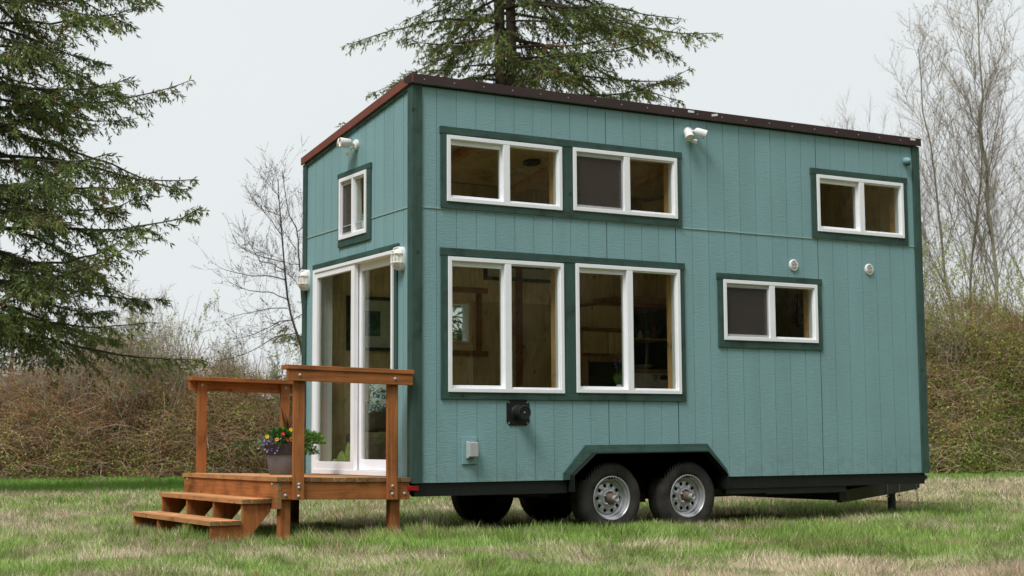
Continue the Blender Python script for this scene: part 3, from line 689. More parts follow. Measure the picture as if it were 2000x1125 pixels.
# ------------------------------------------------------------------ THINGS INSIDE THE HOUSE
def picture(x0, x1, z0, z1, y, mp, label, art):
    t = empty('framed_picture', mp((x0+x1)/2, 0, z0), label, 'picture')
    g = G(); ring(g, mp, x0, x1, -.03, 0, z0, z1, .035, .035, .035, .035); g.build('frame', M['dark'], t)
    g = G(); bx(g, mp, x0+.035, x1-.035, -.012, -.006, z0+.035, z1-.035); g.build('mount', M['mat_board'], t)
    for a in art:
        g = G(); bx(g, mp, a[0], a[1], -.016, -.0125, a[2], a[3]); g.build('artwork', M['art'], t)
BI = lambda u, d, z: (u, W-T-.004+d, z)
def picture_b(*a): return picture(*a)
picture(.40, .97, 1.845, 2.41, 0, BI, 'black framed teal print with pale mount seen through the sliding door', [(.60, .78, 2.00, 2.26)])
picture(2.02, 2.95, 2.655, 3.25, 0, BI, 'wide black framed picture high on the wall behind the lower left window', [(2.2, 2.78, 2.80, 3.1)])
FI = lambda u, d, z: (L-T-.004+d, u, z)
picture(1.55, 1.86, 2.23, 2.62, 0, FI, 'narrow framed double picture seen through the small lower right window', [(1.63, 1.78, 2.44, 2.55), (1.63, 1.78, 2.28, 2.39)])
st = empty('storage_staircase', (3.2, 2.0, .60), 'pale wood storage staircase with square cupboards behind the lower window', 'staircase')
g = G(); g.box(2.90, 3.42, 1.76, 2.33, .605, 2.09); g.box(3.425, 4.12, 1.80, 2.33, 2.42, 2.50); g.build('carcass', M['cab'], st)
g = G(); g.box(2.89, 3.44, 1.742, 2.33, 2.092, 2.125); g.box(3.12, 4.12, 1.742, 2.33, 2.38, 2.415); g.build('tread', M['redwood'], st)
g = G(); g.box(3.13, 3.42, 1.765, 2.33, 2.13, 2.375); g.box(2.92, 3.22, 1.745, 1.758, 1.85, 2.08); g.box(3.24, 3.41, 1.745, 1.758, 1.85, 2.08); g.build('cupboard_door', M['ply'], st)
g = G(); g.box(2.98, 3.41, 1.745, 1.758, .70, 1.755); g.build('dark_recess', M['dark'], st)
g = G(); g.box(2.90, 3.24, 1.738, 1.757, 1.818, 1.845); g.build('ledge', M['redwood'], st)
sh = empty('kitchen_shelves', (3.85, 2.0, 1.7), 'dark open kitchen shelves above the washing machine', 'shelves')
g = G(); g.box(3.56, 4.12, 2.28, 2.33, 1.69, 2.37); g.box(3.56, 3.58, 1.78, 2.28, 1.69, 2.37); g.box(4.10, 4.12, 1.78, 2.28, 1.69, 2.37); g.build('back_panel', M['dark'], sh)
g = G(); g.box(3.581, 4.099, 1.80, 2.28, 2.02, 2.035); g.build('shelf', M['ply'], sh)
for i, (x, h, m_) in enumerate(((3.72, .10, 'art'), (3.80, .09, 'washer'), (3.90, .11, 'art'), (4.0, .15, 'red'))):
    g = G(); g.lathe([(.03, 0), (.033, h*.5), (.02, h*.8), (.02, h), (0, h)], (x, 1.95, 2.0355), (0, 0, 1), 14)
    tag(g.build('jar', M[m_], None, smooth=True), ['small teal jar at the left of the shelf', 'white jar on the shelf between teal jars', 'second teal jar on the kitchen shelf', 'tall dark red jar at the right of the shelf'][i], 'jar')
cn = empty('kitchen_counter', (3.85, 2.0, .6), 'dark brown counter that carries the washing machine', 'counter')
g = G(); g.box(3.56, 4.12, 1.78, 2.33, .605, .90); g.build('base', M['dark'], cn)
g = G(); g.box(3.56, 4.12, 1.74, 2.33, 1.655, 1.688); g.build('worktop', M['cab'], cn)
wm = empty('washing_machine', (3.85, 2.0, .9), 'silver white washing machine with round door behind the lower window', 'washing machine')
g = G(); g.box(3.582, 4.098, 1.765, 2.3, .901, 1.652); g.build('cabinet', M['washer'], wm, .01)
g = G(); g.lathe([(.20, 0), (.20, .02), (.15, .03), (.14, .01), (0, .012)], (3.80, 1.764, 1.30), (0, -1, 0), 40); g.build('door', M['galv'], wm, smooth=True)
g = G(); g.lathe([(.032, 0), (.030, .025), (0, .026)], (3.86, 1.764, 1.60), (0, -1, 0), 20); g.build('dial', M['galv'], wm, smooth=True)
g = G(); g.box(3.93, 4.07, 1.760, 1.7649, 1.575, 1.625); g.build('display', M['dark'], wm)
g = G(); g.lathe([(.02, 0), (.10, .02), (.14, .05), (.135, .05), (.09, .025), (0, .01)], (3.75, 1.88, 1.6885), (0, 0, 1), 28); tag(g.build('plate', M['washer'], None, smooth=True), 'shallow white dish on the worktop above the washing machine', 'dish')
sf = empty('sofa', (.7, 1.8, .6), 'dark brown sofa standing behind the sliding door', 'sofa')
g = G(); g.box(.36, 1.15, 1.30, 2.30, .605, 1.0); g.build('seat', M['sofa'], sf, .05)
g = G(); g.box(.55, 1.15, 2.08, 2.32, 1.001, 1.32); g.build('backrest', M['sofa'], sf, .05)
def cushion(name, c, sx, sy, sz, mat, rot, seed=0, n=14):
    V = []; F = []; rr = np.random.default_rng(seed)
    for s in (1, -1):
        for i in range(n+1):
            for j in range(n+1):
                a = -1+2*i/n; b = -1+2*j/n; t = (max(0, 1-a*a)*max(0, 1-b*b))**.4
                k = 1-.06*(1-abs(a))*0
                V.append((a*sx*(1-.08*(1-b*b)), b*sz*(1-.08*(1-a*a)), s*sy*t + .012*rr.normal()*t))
    m_ = (n+1)**2
    for s in range(2):
        for i in range(n):
            for j in range(n): q = s*m_+i*(n+1)+j; F.append((q, q+1, q+n+2, q+n+1))
    Rm = Matrix.Rotation(rot[2], 3, 'Z') @ Matrix.Rotation(rot[0], 3, 'X'); cc = Vector(c)
    g = G(); g.add([cc + Rm @ Vector(v) for v in V], F); return g.build(name, mat, None, smooth=True)
tag(cushion('cushion', (.50, 1.50, 1.34), .22, .07, .17, M['cushion'], (R(62), 0, R(-25)), 1), 'teal and white patterned cushion propped on the sofa', 'cushion')
V = []; F = []; n = 26
for i in range(n):
    for j in range(n):
        a = -1+2*i/(n-1); b = -1+2*j/(n-1); r_ = math.hypot(a, b)
        h = max(0, 1-r_*.9)**.6*.22*(1+.35*math.sin(7*a+3*b)+.25*math.sin(11*b-4*a))
        V.append((.22+.06+a*.15, 2.0+b*.30, .603+max(.002, h)))
for i in range(n-1):
    for j in range(n-1): q = i*n+j; F.append((q, q+1, q+n+1, q+n))
g = G(); g.add(V, F); tag(g.build('blanket', M['olive'], None, smooth=True), 'crumpled olive green blanket on the floor behind the sliding door', 'blanket')
g = G(); g.lathe([(.0, 0), (.095, .0), (.095, -.02), (.07, -.03), (.07, -.02), (.0, -.02)], (2.1, 1.45, 3.815), (0, .133, 1), 28); tag(g.build('ceiling_light', M['dark'], None, smooth=True), 'round dark ceiling light behind the upper left window', 'light')
g = G(); g.box(5.05, 5.75, 1.0, 2.0, 2.845, 3.10); tag(g.build('bed', M['washer'], None, .08), 'pale blue white bed in the loft behind the top right window', 'bed')
# herb pot on the sill
hp = empty('potted_lavender', (2.275, .105, 1.368), 'small potted lavender on the sill inside the lower right window', 'plant')
g = G(); g.lathe([(.028, .012), (.035, .07), (.031, .07), (.0, .065)], (2.275, .122, 1.368), (0, 0, 1), 20); g.build('pot', M['washer'], hp, smooth=True)
A_ = Acc(); n = 120; p = np.array([2.275, .122, 1.44])+rnd(n*3, -.03, .03).reshape(-1, 3)*[1, .6, 1]; d = nrm(np.stack([rnd(n, -.6, .6), rnd(n, -.35, .35), rnd(n, .5, 1)], 1))
V, F = diamonds(p, d, nrm(np.cross(d, randdir(n))), rnd(n, .05, .12), rnd(n, .006, .012)); A_.add(V, F, 0, np.repeat(mixc((.06, .14, .03), (.14, .26, .07), rnd(n)), 4, 0))
for x in (-.03, .0, .03):
    p = np.array([[2.275+x*.6, .122, 1.44]]); pts = np.linspace([2.275+x*.6, .122, 1.44], [2.275+x*1.6, .12, 1.73-abs(x)*2], 8)
    V, F = tubes(pts[None], np.full((1, 8), .002)); A_.add(V, F, 0, (.06, .10, .04))
    n = 26; p = pts[-3:][rng.integers(0, 3, n)]+rnd(n*3, -.008, .008).reshape(-1, 3); d = randdir(n); V, F = diamonds(p, d, nrm(np.cross(d, randdir(n))), rnd(n, .01, .02), rnd(n, .008, .012)); A_.add(V, F, 0, (.10, .08, .25))
A_.build('leaves', [M['foliage']], hp)

# ------------------------------------------------------------------ ENTRY DECK
dk = empty('entry_deck', (-.64, 1.23, 0), 'orange brown stained timber deck with two railings and steps at the glass door', 'deck')
def tilt(g):
    g.v = [(p[0], p[1], p[2]-.022*(p[0]+1.2)*min(1, max(0, p[2]/.4))) for p in g.v]; return g
X0, X1, Y0, Y1 = -1.256, -.032, .0, 2.46
g = G()
nb = 12; pitch = (X1+.012-(X0-.014))/nb
for k in range(nb):
    x = X0-.014+k*pitch; dz = random.uniform(-.0015, .0015); e = random.uniform(-.004, .004)
    g.m = 0; g.box(x, x+pitch-.008, Y0-.012+e, Y1+.012, .579+dz, .6165+dz)
    g.m = 1; g.box(x+.001, x+pitch-.009, Y0-.0135+e, Y0-.0122+e, .580+dz, .6155+dz)
tilt(g).build('decking', [M['cedar_top'], M['cedar_end']], dk, .003)
g = G(); g.box(X0+.039, X1-.0, Y0, Y0+.038, .430, .578); tilt(g).build('rim_joist', M['cedar_x'], dk, .003)
g = G(); g.box(X0+.039, X1-.0, Y1-.038, Y1, .430, .578); tilt(g).build('rim_joist', M['cedar_x'], dk, .003)
g = G(); g.m = 0; g.box(X0, X0+.038, Y0+.001, Y1, .350, .5775); g.m = 1; g.box(X0+.001, X0+.037, Y0-.002, Y0+.0005, .352, .576); tilt(g).build('end_joist', [M['cedar_y'], M['cedar_end']], dk, .003)
g = G(); g.box(X1-.038, X1-.0005, Y0+.0385, Y1-.0385, .432, .5775); tilt(g).build('end_joist', M['cedar_y'], dk, .003)
g = G()
for x in (-.85, -.44): g.box(x, x+.038, Y0+.0385, Y1-.0385, .432, .5775)
tilt(g).build('inner_joist', M['cedar_y'], dk)
for x, y in ((-1.213, .0385), (-.198, .0385), (-1.213, Y1-.128), (-.198, Y1-.128), (-.765, 1.18)):
    g = G(); g.box(x, x+.089, y, y+.089, -.05, .5774 if y != 1.18 else .4295); tilt(g).build('leg', M['cedar_z'], dk, .003)
for ys, ya in ((-1, Y0), (1, Y1)):
    ylo, yhi = (ya-.0385, ya-.0005) if ys < 0 else (ya+.0005, ya+.0385)
    for x in (-1.130, -.262):
        g = G(); g.box(x, x+.096, ylo, yhi, .428, 1.5145); tilt(g).build('rail_post', M['cedar_z'], dk, .003)
    ylo2, yhi2 = (ya-.077, ya-.039) if ys < 0 else (ya+.039, ya+.077)
    g = G(); g.box(-1.203, -.037 if ys < 0 else -.09, ylo2, yhi2, 1.420, 1.5146); tilt(g).build('rail_board', M['cedar_x'], dk, .003)
    yc = ya-.088 if ys < 0 else ya-.052
    g = G(); g.box(-1.212, -.030 if ys < 0 else -.08, yc, yc+.14, 1.515, 1.553); tilt(g).build('handrail', M['cedar_x'], dk, .004)
for k, (xa, zt_) in enumerate(((-1.52, .435), (-1.79, .262))):
    g = G()
    for q in range(3):
        e = random.uniform(-.006, .006); x = xa+q*.091
        g.m = 0; g.box(x, x+.085, .125+e, 2.40, zt_-.038, zt_); g.m = 1; g.box(x+.001, x+.084, .1235+e, .1249+e, zt_-.037, zt_-.001)
    g.build('stair_tread', [M['cedar_top'], M['cedar_end']], dk, .003)
for y in (.145, .86, 1.59, 2.33):
    g = G(); g.prism([(-1.2575, .396), (-1.505, .396), (-1.505, .223), (-1.775, .223), (-1.775, -.02), (-1.56, -.02), (-1.2575, .33)], lambda a, b, c_: (a, c_, b), y, y+.038); g.build('stringer', M['cedar_z'], dk, .003)
def bolt(x, y, z, ax):
    z -= .022*(x+1.2)
    g = G(); g.lathe([(.015, 0), (.015, .002), (.011, .004), (.009, .008), (.004, .011), (0, .0115)], (x, y, z), ax, 14); g.build('bolt', M['galv'], dk, smooth=True)
F_ = (0, -1, 0)
for x, y, z in ((-1.080, -.0385, .557), (-1.080, -.0385, .530), (-1.083, -.0385, .458), (-1.185, -.0002, .463), (-.215, -.0385, .545), (-.218, -.0385, .478), (-.082, -.0002, .480),
                (-1.095, -.077, 1.468), (-.210, -.077, 1.470)): bolt(x, y, z, F_)
for x, z in ((-1.085, 1.478), (-.212, 1.478)): bolt(x, Y1+.0003, z, F_)
for y, z in ((.12, .555), (2.36, .560)): bolt(X0-.0002, y, z, (-1, 0, 0))

# ------------------------------------------------------------------ FLOWER POT
PX, PY, PZ = -.56, 1.60, .603
pt = empty('flower_planter', (PX, PY, PZ), 'grey planter of mixed spring flowers on the deck behind the railing post', 'planter')
g = G(); g.lathe([(.135, 0), (.145, .01), (.178, .185), (.178, .186)], (PX, PY, PZ), (0, 0, 1), 40); g.build('pot', M['potgrey'], pt, smooth=True)
g = G(); g.lathe([(.179, .1862), (.189, .19), (.196, .275), (.199, .285), (.186, .286), (.184, .25), (.0, .24)], (PX, PY, PZ), (0, 0, 1), 60); g.build('rim', M['potdark'], pt, smooth=True)
g = G(); g.lathe([(.183, .251), (.183, .262), (0, .27)], (PX, PY, PZ), (0, 0, 1), 30); g.build('soil', M['soil'], pt)
def leaves(n, cen, rad, Lr, Wr, c0, c1, upb=.3, squash=1.):
    d0 = randdir(n); d0[:, 2] = np.abs(d0[:, 2])*squash-.1
    p = np.array(cen)+d0*rad*rnd(n, .35, 1)[:, None]
    d = nrm(d0+randdir(n)*.6+np.array([0, 0, upb])); s = nrm(np.cross(d, randdir(n)))
    V, F = diamonds(p, d, s, rnd(n, *Lr), rnd(n, *Wr)); return V, F, np.repeat(mixc(c0, c1, rnd(n)), 4, 0)
A_ = Acc()
V, F, Tn = leaves(1500, (PX, PY, PZ+.30), np.array([.20, .20, .14]), (.03, .065), (.018, .034), (.03, .09, .02), (.11, .26, .05)); A_.add(V, F, 0, Tn)
V, F, Tn = leaves(900, (PX+.20, PY-.12, PZ+.30), np.array([.16, .14, .12]), (.02, .045), (.012, .022), (.06, .15, .03), (.20, .36, .08), .1); A_.add(V, F, 0, Tn)
V, F, Tn = leaves(500, (PX+.13, PY-.20, PZ+.20), np.array([.13, .06, .12]), (.02, .04), (.012, .02), (.05, .13, .03), (.15, .28, .06), -.2); A_.add(V, F, 0, Tn)
V, F, Tn = leaves(420, (PX-.16, PY-.05, PZ+.28), np.array([.15, .14, .10]), (.02, .045), (.008, .014), (.10, .16, .10), (.25, .32, .22), .1); A_.add(V, F, 0, Tn)
A_.build('foliage', [M['foliage']], pt)
A_ = Acc()
for k in range(7):       # dark purple sword leaves
    an = random.uniform(0, 6.28); tl = random.uniform(.05, .14); h = random.uniform(.22, .37)
    base = np.array([PX+.03, PY, PZ+.28]); tip = base+np.array([math.cos(an)*tl, math.sin(an)*tl, h])
    ts = np.linspace(0, 1, 7)[:, None]; P = base*(1-ts)+tip*ts; P[:, 2] += .03*np.sin(ts[:, 0]*3.1)
    wd = np.array([.009, .012, .012, .010, .008, .005, .001]); s = np.array([-math.sin(an+.8), math.cos(an+.8), 0])
    V = np.concatenate([P-s*wd[:, None], P+s*wd[:, None]]); F = np.array([(i, i+1, i+8, i+7) for i in range(6)]); A_.add(V, F, 0, (.085, .028, .045) if k % 3 else (.22, .12, .03))
A_.build('sword_leaves', [M['foliage']], pt)
def flower(name, c, r, colr, centre, npet=6, face=(-.45, -.85, .4)):
    A_ = Acc(); fd = np.array(face)+rng.normal(size=3)*.2; fd /= np.linalg.norm(fd); a = np.cross(fd, [0, 0, 1.]); a /= np.linalg.norm(a); b = np.cross(fd, a)
    an = np.arange(npet)*2*np.pi/npet+random.random(); d = nrm(np.cos(an)[:, None]*a+np.sin(an)[:, None]*b+fd*.25); s = nrm(np.cross(d, fd))
    V, F = diamonds(np.repeat(np.array([c]), npet, 0), d, s, np.full(npet, r), np.full(npet, r*.75)); A_.add(V, F, 0, colr)
    V, F = diamonds(np.repeat(np.array([c])+fd*.004, 6, 0), nrm(np.cos(np.arange(6))[:, None]*a+np.sin(np.arange(6))[:, None]*b), np.repeat(fd[None], 6, 0), np.full(6, r*.35), np.full(6, r*.3)); A_.add(V, F, 0, centre)
    o = A_.build(name, [M['foliage']], pt); return o
for (x, z, k) in ((-.19, .365, 'y'), (.045, .43, 'y'), (-.035, .39, 'r'), (.015, .335, 'r'), (.045, .33, 'r'), (.09, .345, 'y'), (-.095, .34, 'o')):
    c_ = np.array([PX+x-.06, PY-.19, PZ+z-.01]); flower('flower', c_, .024, {'y': (.80, .50, .01), 'r': (.55, .02, .02), 'o': (.75, .35, .12)}[k], {'y': (.7, .35, .0), 'r': (.8, .7, .35), 'o': (.6, .2, .05)}[k])
for k in range(26):
    c_ = np.array([PX-.20+random.gauss(0, .065), PY-.10+random.uniform(-.08, .08), PZ+.27+random.gauss(0, .045)])
    flower('small_purple_flower', c_, .011, random.choice([(.22, .12, .50), (.36, .26, .60), (.52, .45, .68)]), (.6, .5, .3), 5)

# ------------------------------------------------------------------ GROUND
def hn(x, y, s, sd=0):
    """smooth value noise, vectorised"""
    x = np.asarray(x)/s+sd*17.3; y = np.asarray(y)/s-sd*9.1
    xi = np.floor(x).astype(np.int64); yi = np.floor(y).astype(np.int64); fx = x-xi; fy = y-yi
    fx = fx*fx*(3-2*fx); fy = fy*fy*(3-2*fy)
    def h(a, b): q = (a*374761393+b*668265263+sd*1442695041) & 0xffffffff; q = ((q ^ (q >> 13))*1274126177) & 0xffffffff; return ((q ^ (q >> 16)) & 0xffff)/65535.
    return (h(xi, yi)*(1-fx)+h(xi+1, yi)*fx)*(1-fy)+(h(xi, yi+1)*(1-fx)+h(xi+1, yi+1)*fx)*fy
GZ = .025
g = G(); g.add([(-400, -400, GZ), (400, -400, GZ), (400, 400, GZ), (-400, 400, GZ)], [(0, 1, 2, 3)]); gd = g.build('ground', M['ground']); tag(gd, kind='structure')

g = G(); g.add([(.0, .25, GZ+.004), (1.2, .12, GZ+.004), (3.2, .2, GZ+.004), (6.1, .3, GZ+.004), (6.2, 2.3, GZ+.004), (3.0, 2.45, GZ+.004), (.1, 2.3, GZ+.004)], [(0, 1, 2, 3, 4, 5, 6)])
tag(g.build('under_trailer_shade', M['soil']), kind='structure')  # dark sheet paints the deep shade under the trailer, in potting soil colour
def grass(n, r0, r1, a0, a1, name, label, seed):
    rg = np.random.default_rng(seed); U = lambda a, b: rg.uniform(a, b, n)
    r = 1/U(1/r1, 1/r0); th = YAW+U(a0, a1)
    x = CAM.x+np.sin(th)*r; y = CAM.y+np.cos(th)*r; dep = r*np.cos(th-YAW); lat = r*np.sin(th-YAW)
    # patches of green and of last year's straw
    q = .32*hn(x, y, 1.1, 1)+.30*hn(x, y, .35, 2)+.20*hn(x, y, .14, 4)+.18*hn(x, y, 3.2, 3)
    t = (q-.5)*4.6+.22
    wob = 2.2*(hn(x, y, 1.6, 12)-.5)+1.0*(hn(x, y, .5, 13)-.5)
    t += .30*np.clip((11.9+wob-dep)/1.8, 0, 1)                       # straw towards the foreground
    t -= .38*np.exp(-((dep-13.2-wob*.6)/1.1)**2)*(lat > -1)    # lush strip beside the wheels
    t += .75*np.clip((dep-19)/4, 0, 1)*np.clip((33.5-dep)/2, 0, 1)*np.clip((lat+2)/3, 0, 1)
    t += .15*np.clip((dep-15)/4, 0, 1)*np.clip((30-dep)/2, 0, 1)
    t -= 2.2*np.clip((dep-np.where(lat < -1, 26.5, 32.5))/3, 0, 1)
    t = np.clip(t+rg.normal(size=n)*.42, 0, 1)
    straw = t > .5
    tall = hn(x, y, .5, 5)
    h = (.048+.058*tall+rg.uniform(0, .050, n))*np.where(straw, 1.0, 1.0)
    h *= 1+.35*np.exp(-((dep-13.3)/.8)**2)
    tuft = hn(x, y, .16, 14); h *= .75+.6*tuft
    under = (x > .1) & (x < 6.0) & (y > .35) & (y < 2.35) & (rg.random(n) < .9); h = np.where(under, h*.3, h)  # blades shortened so the dark shade sheet shows under the trailer
    w_ = np.maximum(.0056, .00042*r)*rg.uniform(.5, 1.45, n)
    az = rg.uniform(0, 2*np.pi, n); lean = np.where(straw, rg.uniform(.1, 1.1, n), rg.uniform(.05, .8, n))
    # neighbouring blades lean together
    az = np.where(rg.random(n) < .6, 6.28*hn(x, y, .45, 7)*1.3, az)
    dx = np.cos(az)*lean; dy = np.sin(az)*lean
    k = np.sqrt(1+lean*lean*.6); hz = h/k
    sa = rg.uniform(0, 2*np.pi, n); sx = np.cos(sa)*.35+Rt.x*.8; sy = np.sin(sa)*.35+Rt.y*.8
    z0 = GZ-.005
    base = np.stack([x, y, np.full(n, z0)], 1); s = np.stack([sx, sy, np.zeros(n)], 1)*w_[:, None]*.5
    mid = base+np.stack([dx*hz*.35, dy*hz*.35, hz*.6], 1); tip = base+np.stack([dx*hz, dy*hz, hz], 1)
    V = np.stack([base-s, base+s, mid+s*.8, mid-s*.8, tip], 1).reshape(-1, 3)
    b = np.arange(n)*5; F4 = np.stack([b, b+1, b+2, b+3], 1); F3 = np.stack([b+3, b+2, b+4], 1)
    v = rg.random(n)[:, None]
    cg = np.array([.18, .33, .05])*(1-v)+np.array([.45, .60, .18])*v
    cs = np.array([.86, .76, .55])*(1-v)+np.array([.52, .42, .27])*v
    cm = np.where(straw[:, None], cs, cg)*rg.uniform(.42, 1.22, n)[:, None]
    far = np.clip((dep-np.where(lat < -1, 26.5, 32.5)+1.5*(hn(x, y, 2.0, 15)-.5))/3, 0, 1)[:, None]; cm = cm*(1-far)+far*(np.array([.14, .30, .05])*(1-v)+np.array([.27, .45, .10])*v)
    red = (hn(x, y, .8, 9) > .72) & (rg.random(n) < .25); cm = np.where(red[:, None], np.array([[.50, .32, .24]]), cm)
    o = bulk(name, V, [F4, F3], [M['blade']], None, np.repeat(cm, 5, 0))
    return tag(o, label, 'grass', kind='stuff')
grass(500000, 9.0, 40, -.47, .47, 'grass', 'rough spring grass mixed with pale straw covering the field', 21)
# a few dry tufts
def gnd(px, py, z=.06):
    d = at(px, py, 1)-CAM; return CAM+d*((z-CAM.z)/d.z)
for i, (px, py, sz, lab) in enumerate(((640, 1085, .25, 'matted pale straw tuft in the grass below the deck steps'), (1660, 1052, .22, 'dry pale straw tuft in the green grass at the right'), (1760, 1000, .30, 'dry grey weed tuft at the foot of the trailer jack'), (1440+230, 1002, .2, 'dead reddish weeds beside the trailer tongue shadow'))):
    c = gnd(px, py); A_ = Acc(); n = 320
    d = randdir(n); d[:, 2] = np.abs(d[:, 2])*.6+.1; d = nrm(d)
    p = np.array([c.x, c.y, GZ])+rng.normal(size=(n, 3))*[sz*.45, sz*.45, 0]
    V, F = diamonds(p, d, nrm(np.cross(d, [0, 0, 1.])), rnd(n, .08, .22), rnd(n, .004, .007)); A_.add(V, F, 0, np.repeat(mixc((.45, .36, .23), (.25, .18, .12), rnd(n)), 4, 0))
    o = A_.build('dry_tuft', [M['blade']]); tag(o, lab, 'grass tuft')
dl = [(500, 1117, 'yellow dandelion at the very bottom edge of the grass'), (757, 1029, 'highest left dandelion at the foot of the deck post'), (768, 1034, 'dandelion in the middle of the clump by the deck post'), (779, 1037, 'rightmost dandelion of the clump by the deck post'), (767, 1026, 'small dandelion bud above the clump by the deck post'), (1317, 1025, 'yellow dandelion below the rear wheel'), (124, 954, 'small far dandelion in the lawn left of the steps'), (140, 971, 'second far dandelion left of the steps'), (210, 957, 'far dandelion nearest the upper step'), (450, 1010+54, 'dandelion hidden low in the grass under the bottom step')]
dproto = None
for px, py, lab in dl:
    c = gnd(px, py, .115); r_ = .016 if py > 1000 else .02
    t = empty('dandelion', (c.x, c.y, GZ), lab, 'dandelion')
    g = G(); g.tube([(c.x, c.y, GZ), (c.x+.005, c.y, .07), (c.x, c.y, .112)], .002, 5); g.build('stem', simple('stem_green', (.12, .2, .05), .7) if not dproto else dproto, t)
    dproto = dproto or bpy.data.materials['stem_green']
    A_ = Acc(); n = 40; d = randdir(n); d[:, 2] = np.abs(d[:, 2])*.6; d = nrm(d); V, F = diamonds(np.repeat([[c.x, c.y, .110]], n, 0), d, nrm(np.cross(d, randdir(n))), np.full(n, r_), np.full(n, r_*.5)); A_.add(V, F, 0, (.75, .48, .01)); A_.build('flower_head', [M['foliage']], t)
# old boards under the tongue
c = gnd(1700, 984, .05); d_ = gnd(1846, 990, .05)
g = G(); g.obox((c.x, c.y, .085), (d_.x, d_.y, .085), .14, .035); ob = g.build('old_board', M['old'], None, .004); tag(ob, 'weathered red board lying in the grass beside the trailer jack', 'board')

# ------------------------------------------------------------------ BRAMBLE THICKETS
HX = [-34, -20, -14.5, -12.6, -11, -9.6, -8.2, -6.6, -4, 5, 8.5, 10.0, 11.2, 13, 16, 24, 34]
HZ = [3.4, 3.2, 3.0, 2.9, 3.25, 3.2, 2.6, 2.2, 2.0, 2.0, 2.6, 3.9, 4.3, 4.6, 4.6, 4.4, 4.0]
def mound_h(lat): return np.interp(lat, HX, HZ)
D0 = 37.4
def prof(t):    # t 0..1 across the thicket, height fraction
    return np.interp(t, [0, .04, .12, .25, .4, .7, .9, 1], [0, .30, .62, .86, .97, .95, .6, 0])
def surf(lat, t):
    x = np.asarray(lat); dep = D0+t*10
    j = hn(lat, dep, 1.3, 31)*1.5+hn(lat, dep, .5, 32)*.6-.3
    h = mound_h(lat)*prof(t)*(.50+.34*hn(lat, dep, 1.6, 33)+.18*hn(lat, dep, .6, 34)+.34*hn(lat, dep*0, 2.6, 36))
    return dep+(j-.6)*(.9), h
CA = np.array(CAM); RA = np.array(Rt); FA = np.array(FH)
def w2(lat, dep, z): return np.stack([CA[0]+RA[0]*lat+FA[0]*dep, CA[1]+RA[1]*lat+FA[1]*dep, z], -1)
